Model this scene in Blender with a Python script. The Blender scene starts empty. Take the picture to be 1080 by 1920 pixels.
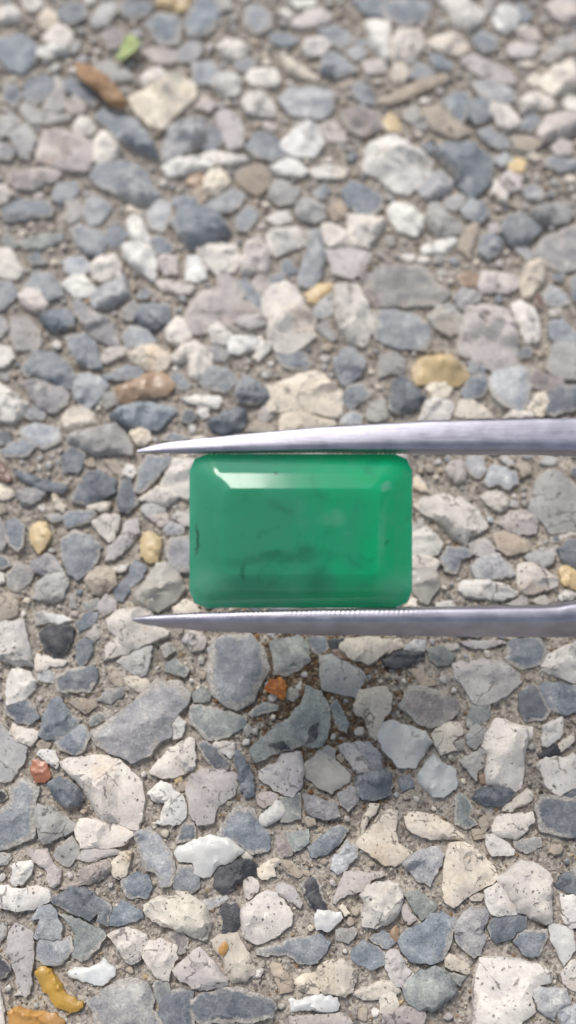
import bpy, math, random
import numpy as np
from mathutils import Vector, Matrix, Euler
from mathutils.geometry import delaunay_2d_cdt

# one Blender unit is one centimetre
scene = bpy.context.scene
scene.unit_settings.scale_length = 0.01
COL = scene.collection
rnd = random.Random(7)
rng = np.random.default_rng(7)

# ------------------------------------------------------------------ camera
TILT = math.radians(22.0)
CAM_H = 9.5
HALF = math.radians(29.0)
FPX = 960.0 / math.tan(HALF)               # focal length in photo pixels (1080 x 1920)
cam_pos = Vector((0.0, -CAM_H * math.tan(TILT), CAM_H))
cd = bpy.data.cameras.new('camera')
cd.sensor_fit = 'VERTICAL'; cd.sensor_height = 36.0; cd.sensor_width = 20.25
cd.lens = 18.0 / math.tan(HALF)
cd.clip_start = 0.1; cd.clip_end = 500.0
cd.dof.use_dof = True; cd.dof.focus_distance = 8.7; cd.dof.aperture_fstop = 0.145
cam = bpy.data.objects.new('camera', cd)
cam.location = cam_pos; cam.rotation_euler = (TILT, 0, 0)
COL.objects.link(cam); scene.camera = cam
CAM_R = Euler((TILT, 0, 0)).to_matrix()

# ------------------------------------------------------------------ sky, sun, exposure
SUN_EL = math.radians(54.0); SUN_AZ = math.radians(-21.0)   # azimuth from +Y, negative = left
w = bpy.data.worlds.new('World'); scene.world = w; w.use_nodes = True
nt = w.node_tree; bg = nt.nodes['Background']
sky = nt.nodes.new('ShaderNodeTexSky'); sky.sky_type = 'NISHITA'; sky.sun_disc = False
sky.sun_elevation = SUN_EL; sky.sun_rotation = SUN_AZ
sky.air_density = 1.0; sky.dust_density = 2.0; sky.ozone_density = 1.2
hs = nt.nodes.new('ShaderNodeHueSaturation'); hs.inputs['Saturation'].default_value = 0.5   # thin overcast: a paler sky
nt.links.new(sky.outputs[0], hs.inputs['Color']); nt.links.new(hs.outputs[0], bg.inputs[0]); bg.inputs[1].default_value = 0.10
sd = bpy.data.lights.new('sun', 'SUN'); sd.energy = 1.5; sd.angle = math.radians(22); sd.color = (1.0, 0.95, 0.89)
so = bpy.data.objects.new('sun', sd)
sun_dir = Vector((math.sin(SUN_AZ) * math.cos(SUN_EL), math.cos(SUN_AZ) * math.cos(SUN_EL), math.sin(SUN_EL)))
so.rotation_euler = sun_dir.to_track_quat('Z', 'Y').to_euler(); so.location = (0, 20, 30); COL.objects.link(so)
vs = scene.view_settings
vs.view_transform = 'Standard'; vs.look = 'None'; vs.gamma = 1.0; vs.use_curve_mapping = False; vs.exposure = 0.68

# ------------------------------------------------------------------ helpers
def ground_pt(u, v, z=0.0):
    d = CAM_R @ Vector(((u - 540) / FPX, -(v - 960) / FPX, -1.0))
    t = (z - cam_pos.z) / d.z
    p = cam_pos + d * t
    return p.x, p.y
def cam_pt(u, v, depth):
    return cam_pos + CAM_R @ Vector(((u - 540) / FPX * depth, -(v - 960) / FPX * depth, -depth))

_tab = np.random.default_rng(3).random(65536)
def _h(ix, iy, s):
    return _tab[((ix * 7919 + iy * 104729 + s * 1299721) ^ (ix * iy * 31 + (iy << 3))) & 65535]
def vnoise(x, y, s=0):
    x = np.asarray(x, float); y = np.asarray(y, float)
    ix = np.floor(x).astype(np.int64); iy = np.floor(y).astype(np.int64)
    fx = x - ix; fy = y - iy
    fx = fx * fx * (3 - 2 * fx); fy = fy * fy * (3 - 2 * fy)
    a = _h(ix, iy, s); b = _h(ix + 1, iy, s); c = _h(ix, iy + 1, s); d = _h(ix + 1, iy + 1, s)
    return (a * (1 - fx) + b * fx) * (1 - fy) + (c * (1 - fx) + d * fx) * fy - 0.5
def fbm(x, y, s=0, n=4):
    r = 0; a = 1.0; f = 1.0
    for k in range(n):
        r = r + a * vnoise(x * f, y * f, s + k * 11); a *= 0.5; f *= 2.03
    return r

def build_mesh(name, V, T, attrs=None, mats=(), matidx=None, sharp=None, smooth=True):
    me = bpy.data.meshes.new(name)
    V = np.asarray(V, np.float32); T = np.asarray(T, np.int32)
    n, k = T.shape
    me.vertices.add(len(V)); me.vertices.foreach_set('co', V.ravel())
    me.loops.add(n * k); me.loops.foreach_set('vertex_index', T.ravel())
    me.polygons.add(n)
    me.polygons.foreach_set('loop_start', np.arange(0, n * k, k, dtype=np.int32))
    me.polygons.foreach_set('loop_total', np.full(n, k, np.int32))
    for m in mats: me.materials.append(m)
    if matidx is not None: me.polygons.foreach_set('material_index', np.asarray(matidx, np.int32))
    me.update(calc_edges=True)
    me.polygons.foreach_set('use_smooth', np.full(n, smooth, bool))
    for nm, arr in (attrs or {}).items():
        arr = np.asarray(arr, np.float32)
        if arr.ndim == 2:
            a = me.attributes.new(nm, 'FLOAT_COLOR', 'POINT'); a.data.foreach_set('color', arr.ravel())
        else:
            a = me.attributes.new(nm, 'FLOAT', 'POINT'); a.data.foreach_set('value', arr)
    if sharp is not None: me.set_sharp_from_angle(angle=sharp)
    return me
def link(name, me, parent=None, loc=None):
    o = bpy.data.objects.new(name, me); COL.objects.link(o)
    if loc is not None: o.location = loc
    if parent is not None: o.parent = parent
    return o

# ------------------------------------------------------------------ materials
class NT:
    def __init__(s, name):
        s.m = bpy.data.materials.new(name); s.m.use_nodes = True
        s.t = s.m.node_tree; s.b = s.t.nodes['Principled BSDF']
    def n(s, typ, **kw):
        x = s.t.nodes.new(typ)
        for k, v in kw.items(): setattr(x, k, v)
        return x
    def set(s, sock, v):
        if isinstance(v, bpy.types.NodeSocket): s.t.links.new(v, sock)
        else: sock.default_value = v
    def math(s, op, a, b=0.0, c=None, clamp=False):
        x = s.n('ShaderNodeMath', operation=op); x.use_clamp = clamp
        s.set(x.inputs[0], a); s.set(x.inputs[1], b)
        if c is not None: s.set(x.inputs[2], c)
        return x.outputs[0]
    def step(s, v, lo, hi, out0=0.0, out1=1.0):
        x = s.n('ShaderNodeMapRange', interpolation_type='SMOOTHSTEP'); x.clamp = True
        s.set(x.inputs[0], v)
        for i, q in enumerate((lo, hi, out0, out1)): s.set(x.inputs[i + 1], q)
        return x.outputs[0]
    def mix(s, f, a, b, mode='MIX'):
        x = s.n('ShaderNodeMix', data_type='RGBA', blend_type=mode)
        s.set(x.inputs[0], f)
        for i, q in ((6, a), (7, b)):
            if isinstance(q, (tuple, list)): q = (*q[:3], 1.0)
            s.set(x.inputs[i], q)
        return x.outputs[2]
    def noise(s, vec, scale, detail=3.0, rough=0.55, dist=0.0, color=False):
        x = s.n('ShaderNodeTexNoise'); s.t.links.new(vec, x.inputs['Vector'])
        x.inputs['Scale'].default_value = scale; x.inputs['Detail'].default_value = detail
        x.inputs['Roughness'].default_value = rough; x.inputs['Distortion'].default_value = dist
        return x.outputs['Color' if color else 'Fac']
    def voro(s, vec, scale, feature='F1', out='Distance'):
        x = s.n('ShaderNodeTexVoronoi', feature=feature); s.t.links.new(vec, x.inputs['Vector'])
        x.inputs['Scale'].default_value = scale
        return x.outputs[out]
    def attr(s, name, out='Fac'):
        x = s.n('ShaderNodeAttribute', attribute_name=name); return x.outputs[out]
    def vadd(s, a, b, op='ADD'):
        x = s.n('ShaderNodeVectorMath', operation=op); s.set(x.inputs[0], a); s.set(x.inputs[1], b); return x.outputs[0]
    def scalevec(s, a, k):
        x = s.n('ShaderNodeVectorMath', operation='SCALE'); s.set(x.inputs[0], a); s.set(x.inputs['Scale'], k); return x.outputs[0]
    def bump(s, h, strength, dist, prev=None):
        x = s.n('ShaderNodeBump'); x.inputs['Strength'].default_value = strength; x.inputs['Distance'].default_value = dist
        s.t.links.new(h, x.inputs['Height'])
        if prev is not None: s.t.links.new(prev, x.inputs['Normal'])
        return x.outputs[0]
    def out(s, **kw):
        for k, v in kw.items():
            k = k.replace('_', ' ')
            if isinstance(v, (tuple, list)): v = (*v[:3], 1.0) if len(s.b.inputs[k].default_value) == 4 else v
            s.set(s.b.inputs[k], v)
        return s.m

def stone_coords(g):
    tc = g.n('ShaderNodeTexCoord').outputs['Object']
    sd_ = g.attr('seed')
    c = g.n('ShaderNodeCombineXYZ'); g.set(c.inputs[0], sd_); g.set(c.inputs[1], g.math('MULTIPLY', sd_, 1.7)); g.set(c.inputs[2], g.math('MULTIPLY', sd_, 0.6))
    return g.vadd(tc, c.outputs[0])
def film(g, col, P, amount, lo=0.70, hi=1.10):
    """cement film left on the stones, thickest along the joint"""
    rim = g.attr('rim')
    nn = g.noise(P, 7.0, 5.0, 0.65)
    n2 = g.noise(P, 24.0, 3.0, 0.6)
    low = g.noise(P, 1.9, 3.0, 0.55)
    side = g.step(low, 0.36, 0.64, 0.25, 1.55)                       # one side of a stone is smeared, another is clean
    f = g.math('ADD', g.math('MULTIPLY', rim, side), g.math('ADD', g.math('MULTIPLY', g.math('SUBTRACT', nn, 0.5), 0.9), g.math('MULTIPLY', g.math('SUBTRACT', n2, 0.5), 0.9)))
    m = g.step(f, lo, hi, 0.0, amount)
    speck = g.noise(P, 42.0, 2.0)
    sand = g.mix(g.step(speck, 0.35, 0.68), (0.29, 0.262, 0.23), (0.52, 0.48, 0.42))
    return g.mix(m, col, sand), m

def make_white():
    g = NT('pale_limestone'); P = stone_coords(g)
    col = g.attr('stone_colour', 'Color')
    big = g.noise(P, 3.5, 4.0, 0.6)
    col = g.mix(g.step(big, 0.3, 0.7, 0.0, 0.75), g.mix(1.0, col, (0.78, 0.76, 0.76), 'MULTIPLY'), g.mix(1.0, col, (1.10, 1.08, 1.03), 'MULTIPLY'))
    fine = g.noise(P, 30.0, 4.0, 0.7)
    col = g.mix(g.step(fine, 0.35, 0.62, 0.35, 0.0), col, g.mix(1.0, col, (0.6, 0.55, 0.5), 'MULTIPLY'))
    wob = g.vadd(P, g.scalevec(g.noise(P, 9.0, 3.0, color=True), 0.10))
    pd = g.voro(wob, 9.5); keep = g.noise(P, 5.0, 2.0)
    pores = g.math('MULTIPLY', g.step(pd, 0.10, 0.17, 1.0, 0.0), g.step(keep, 0.45, 0.54))
    pd2 = g.voro(wob, 24.0); keep2 = g.noise(P, 8.0, 2.0)
    pores = g.math('MAXIMUM', pores, g.math('MULTIPLY', g.step(pd2, 0.16, 0.26, 0.85, 0.0), g.step(keep2, 0.47, 0.57)))
    wob2 = g.vadd(P, g.scalevec(g.noise(P, 5.0, 4.0, color=True), 0.28))
    cr = g.math('MULTIPLY', g.step(g.voro(wob2, 2.4, 'DISTANCE_TO_EDGE'), 0.006, 0.026, 1.0, 0.0), g.step(g.noise(P, 4.0, 2.0), 0.47, 0.60))
    dark = g.math('MAXIMUM', g.math('MULTIPLY', pores, 0.85), g.math('MULTIPLY', cr, 0.75))
    col = g.mix(dark, col, (0.10, 0.085, 0.075))
    stain = g.noise(P, 2.2, 3.0)
    col = g.mix(g.step(stain, 0.56, 0.74, 0.0, 0.4), col, g.mix(1.0, col, (0.95, 0.78, 0.58), 'MULTIPLY'))
    col, m = film(g, col, P, 0.75)
    h = g.math('SUBTRACT', g.math('ADD', g.math('MULTIPLY', big, 0.6), g.math('MULTIPLY', fine, 0.35)), g.math('MULTIPLY', dark, 0.8))
    return g.out(Base_Color=col, Roughness=0.72, Specular_IOR_Level=0.35, Normal=g.bump(h, 0.55, 0.03))
def make_grey():
    g = NT('slaty_stone'); P = stone_coords(g)
    col = g.attr('stone_colour', 'Color')
    big = g.noise(P, 4.0, 5.0, 0.65)
    col = g.mix(g.step(big, 0.32, 0.68), g.mix(1.0, col, (0.68, 0.70, 0.74), 'MULTIPLY'), g.mix(1.0, col, (1.28, 1.25, 1.2), 'MULTIPLY'))
    med = g.noise(P, 14.0, 4.0, 0.7)
    col = g.mix(g.step(med, 0.52, 0.68, 0.0, 0.7), col, g.mix(1.0, col, (1.65, 1.6, 1.52), 'MULTIPLY'))
    grit = g.noise(P, 48.0, 3.0, 0.7)
    col = g.mix(g.step(grit, 0.36, 0.5, 0.75, 0.0), col, g.mix(1.0, col, (0.62, 0.62, 0.64), 'MULTIPLY'))
    col = g.mix(g.step(grit, 0.56, 0.7, 0.0, 0.5), col, g.mix(1.0, col, (1.7, 1.65, 1.6), 'MULTIPLY'))
    sp = g.voro(P, 26.0)
    col = g.mix(g.math('MULTIPLY', g.step(sp, 0.15, 0.26, 0.7, 0.0), g.step(g.noise(P, 7.0), 0.5, 0.6)), col, g.mix(1.0, col, (0.4, 0.4, 0.42), 'MULTIPLY'))
    wob2 = g.vadd(P, g.scalevec(g.noise(P, 3.0, 3.0, color=True), 0.5))
    vein = g.math('MULTIPLY', g.step(g.voro(wob2, 1.7, 'DISTANCE_TO_EDGE'), 0.004, 0.03, 0.2, 0.0), g.step(g.noise(P, 2.6), 0.5, 0.6))
    col = g.mix(vein, col, (0.42, 0.41, 0.39))
    dust = g.noise(P, 5.5, 6.0, 0.7)
    col = g.mix(g.step(dust, 0.40, 0.72, 0.04, 0.46), col, g.mix(0.42, g.mix(1.0, col, (2.3, 2.25, 2.15), 'MULTIPLY'), (0.44, 0.415, 0.38)))       # fine cement dust in the grain of the face
    col, m = film(g, col, P, 0.85, 0.52, 1.05)
    h = g.math('ADD', g.math('MULTIPLY', big, 0.7), g.math('ADD', g.math('MULTIPLY', med, 0.4), g.math('MULTIPLY', grit, 0.15)))
    return g.out(Base_Color=col, Roughness=g.step(med, 0.3, 0.7, 0.45, 0.72), Specular_IOR_Level=0.42, Normal=g.bump(h, 0.8, 0.04))
def make_quartz():
    g = NT('waxy_quartz'); P = stone_coords(g)
    col = g.attr('stone_colour', 'Color')
    big = g.noise(P, 3.0, 4.0, 0.6)
    col = g.mix(g.step(big, 0.3, 0.7), g.mix(1.0, col, (0.78, 0.78, 0.80), 'MULTIPLY'), g.mix(1.0, col, (1.12, 1.10, 1.06), 'MULTIPLY'))
    fl = g.voro(P, 17.0)
    col = g.mix(g.math('MULTIPLY', g.step(fl, 0.10, 0.2, 0.7, 0.0), g.step(g.noise(P, 6.0), 0.54, 0.62)), col, (0.14, 0.13, 0.12))
    fine = g.noise(P, 22.0, 3.0, 0.6)
    col, m = film(g, col, P, 0.5)
    g.b.subsurface_method = 'RANDOM_WALK' if hasattr(g.b, 'subsurface_method') else g.b.subsurface_method
    return g.out(Base_Color=col, Roughness=g.step(fine, 0.3, 0.7, 0.28, 0.5), Specular_IOR_Level=0.5, Subsurface_Weight=0.25,
                 Subsurface_Radius=(0.10, 0.09, 0.08), Subsurface_Scale=0.6, Normal=g.bump(g.math('ADD', big, g.math('MULTIPLY', fine, 0.2)), 0.45, 0.03))
M_WHITE = make_white(); M_GREY = make_grey(); M_QUARTZ = make_quartz()
MATS = [M_WHITE, M_GREY, M_QUARTZ]

DIRT = ground_pt(600, 1325)
def make_mortar():
    g = NT('sandy_mortar')
    P = g.n('ShaderNodeTexCoord').outputs['Object']
    a = g.noise(P, 1.1, 4.0, 0.6); b = g.noise(P, 9.0, 5.0, 0.65); c = g.noise(P, 45.0, 3.0, 0.6)
    col = g.mix(g.step(a, 0.35, 0.65), (0.415, 0.385, 0.35), (0.475, 0.435, 0.38))
    col = g.mix(g.step(b, 0.35, 0.65), g.mix(1.0, col, (0.66, 0.64, 0.63), 'MULTIPLY'), g.mix(1.0, col, (1.15, 1.14, 1.12), 'MULTIPLY'))
    col = g.mix(g.step(c, 0.4, 0.62, 0.6, 0.0), col, g.mix(1.0, col, (0.55, 0.5, 0.46), 'MULTIPLY'))
    gr = g.voro(P, 33.0, out='Color'); sep = g.n('ShaderNodeSeparateColor'); g.set(sep.inputs[0], gr)
    col = g.mix(g.step(sep.outputs[0], 0.78, 0.82, 0.0, 0.65), col, (0.52, 0.47, 0.40))
    col = g.mix(g.step(sep.outputs[1], 0.86, 0.9, 0.0, 0.75), col, (0.12, 0.10, 0.09))
    # brown earth lodged in one hollow of the paving
    d = g.vadd(P, (DIRT[0], DIRT[1], 0.0), 'SUBTRACT'); ln = g.n('ShaderNodeVectorMath', operation='LENGTH'); g.set(ln.inputs[0], d)
    dd = g.math('ADD', ln.outputs['Value'], g.math('MULTIPLY', g.noise(P, 3.0, 4.0), 0.7))
    col = g.mix(g.step(dd, 0.45, 1.05, 0.75, 0.0), col, g.mix(1.0, col, (0.56, 0.47, 0.36), 'MULTIPLY'))
    vd = g.voro(P, 30.0)
    h = g.math('ADD', g.math('MULTIPLY', b, 0.6), g.math('SUBTRACT', g.math('MULTIPLY', c, 0.3), g.math('MULTIPLY', vd, 0.35)))
    return g.out(Base_Color=col, Roughness=0.9, Specular_IOR_Level=0.2, Normal=g.bump(h, 0.8, 0.04))
M_MORTAR = make_mortar()
def make_grain():
    g = NT('sand_grain'); P = g.n('ShaderNodeTexCoord').outputs['Object']
    col = g.attr('stone_colour', 'Color')
    col = g.mix(g.step(g.noise(P, 40.0, 2.0), 0.3, 0.7), g.mix(1.0, col, (0.75, 0.73, 0.7), 'MULTIPLY'), g.mix(1.0, col, (1.15, 1.15, 1.12), 'MULTIPLY'))
    return g.out(Base_Color=col, Roughness=0.75, Specular_IOR_Level=0.35)
M_GRAIN = make_grain()

ALB = {'W': (.74, .71, .66), 'C': (.71, .655, .56), 'X': (.63, .63, .60), 'P': (.555, .52, .50), 'L': (.455, .45, .435),
       'A': (.34, .348, .358), 'V': (.272, .264, .268), 'G': (.272, .263, .252), 'B': (.188, .208, .230), 'S': (.118, .132, .150),
       'K': (.030, .032, .040), 'Q': (.222, .238, .226), 'M': (.235, .205, .195), 'T': (.45, .39, .32), 'Y': (.60, .46, .255), 'N': (.50, .30, .06),
       'O': (.36, .25, .165), 'J': (.48, .26, .075), 'R': (.21, .13, .10), 'F': (.38, .155, .085), 'H': (.40, .385, .345)}
MIDX = {'W': 0, 'C': 0, 'P': 0, 'L': 0, 'T': 0, 'X': 2, 'H': 2, 'Y': 2, 'N': 2, 'J': 2, 'O': 2, 'R': 2, 'F': 2}
def alb(code, r):
    c = np.array(ALB[code]); k = 1 + r.uniform(-.14, .12); wc = r.uniform(-.022, .022)
    return np.clip(c * k * np.array([1 + wc, 1 + r.uniform(-.006, .006), 1 - wc]), .01, .85)

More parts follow.
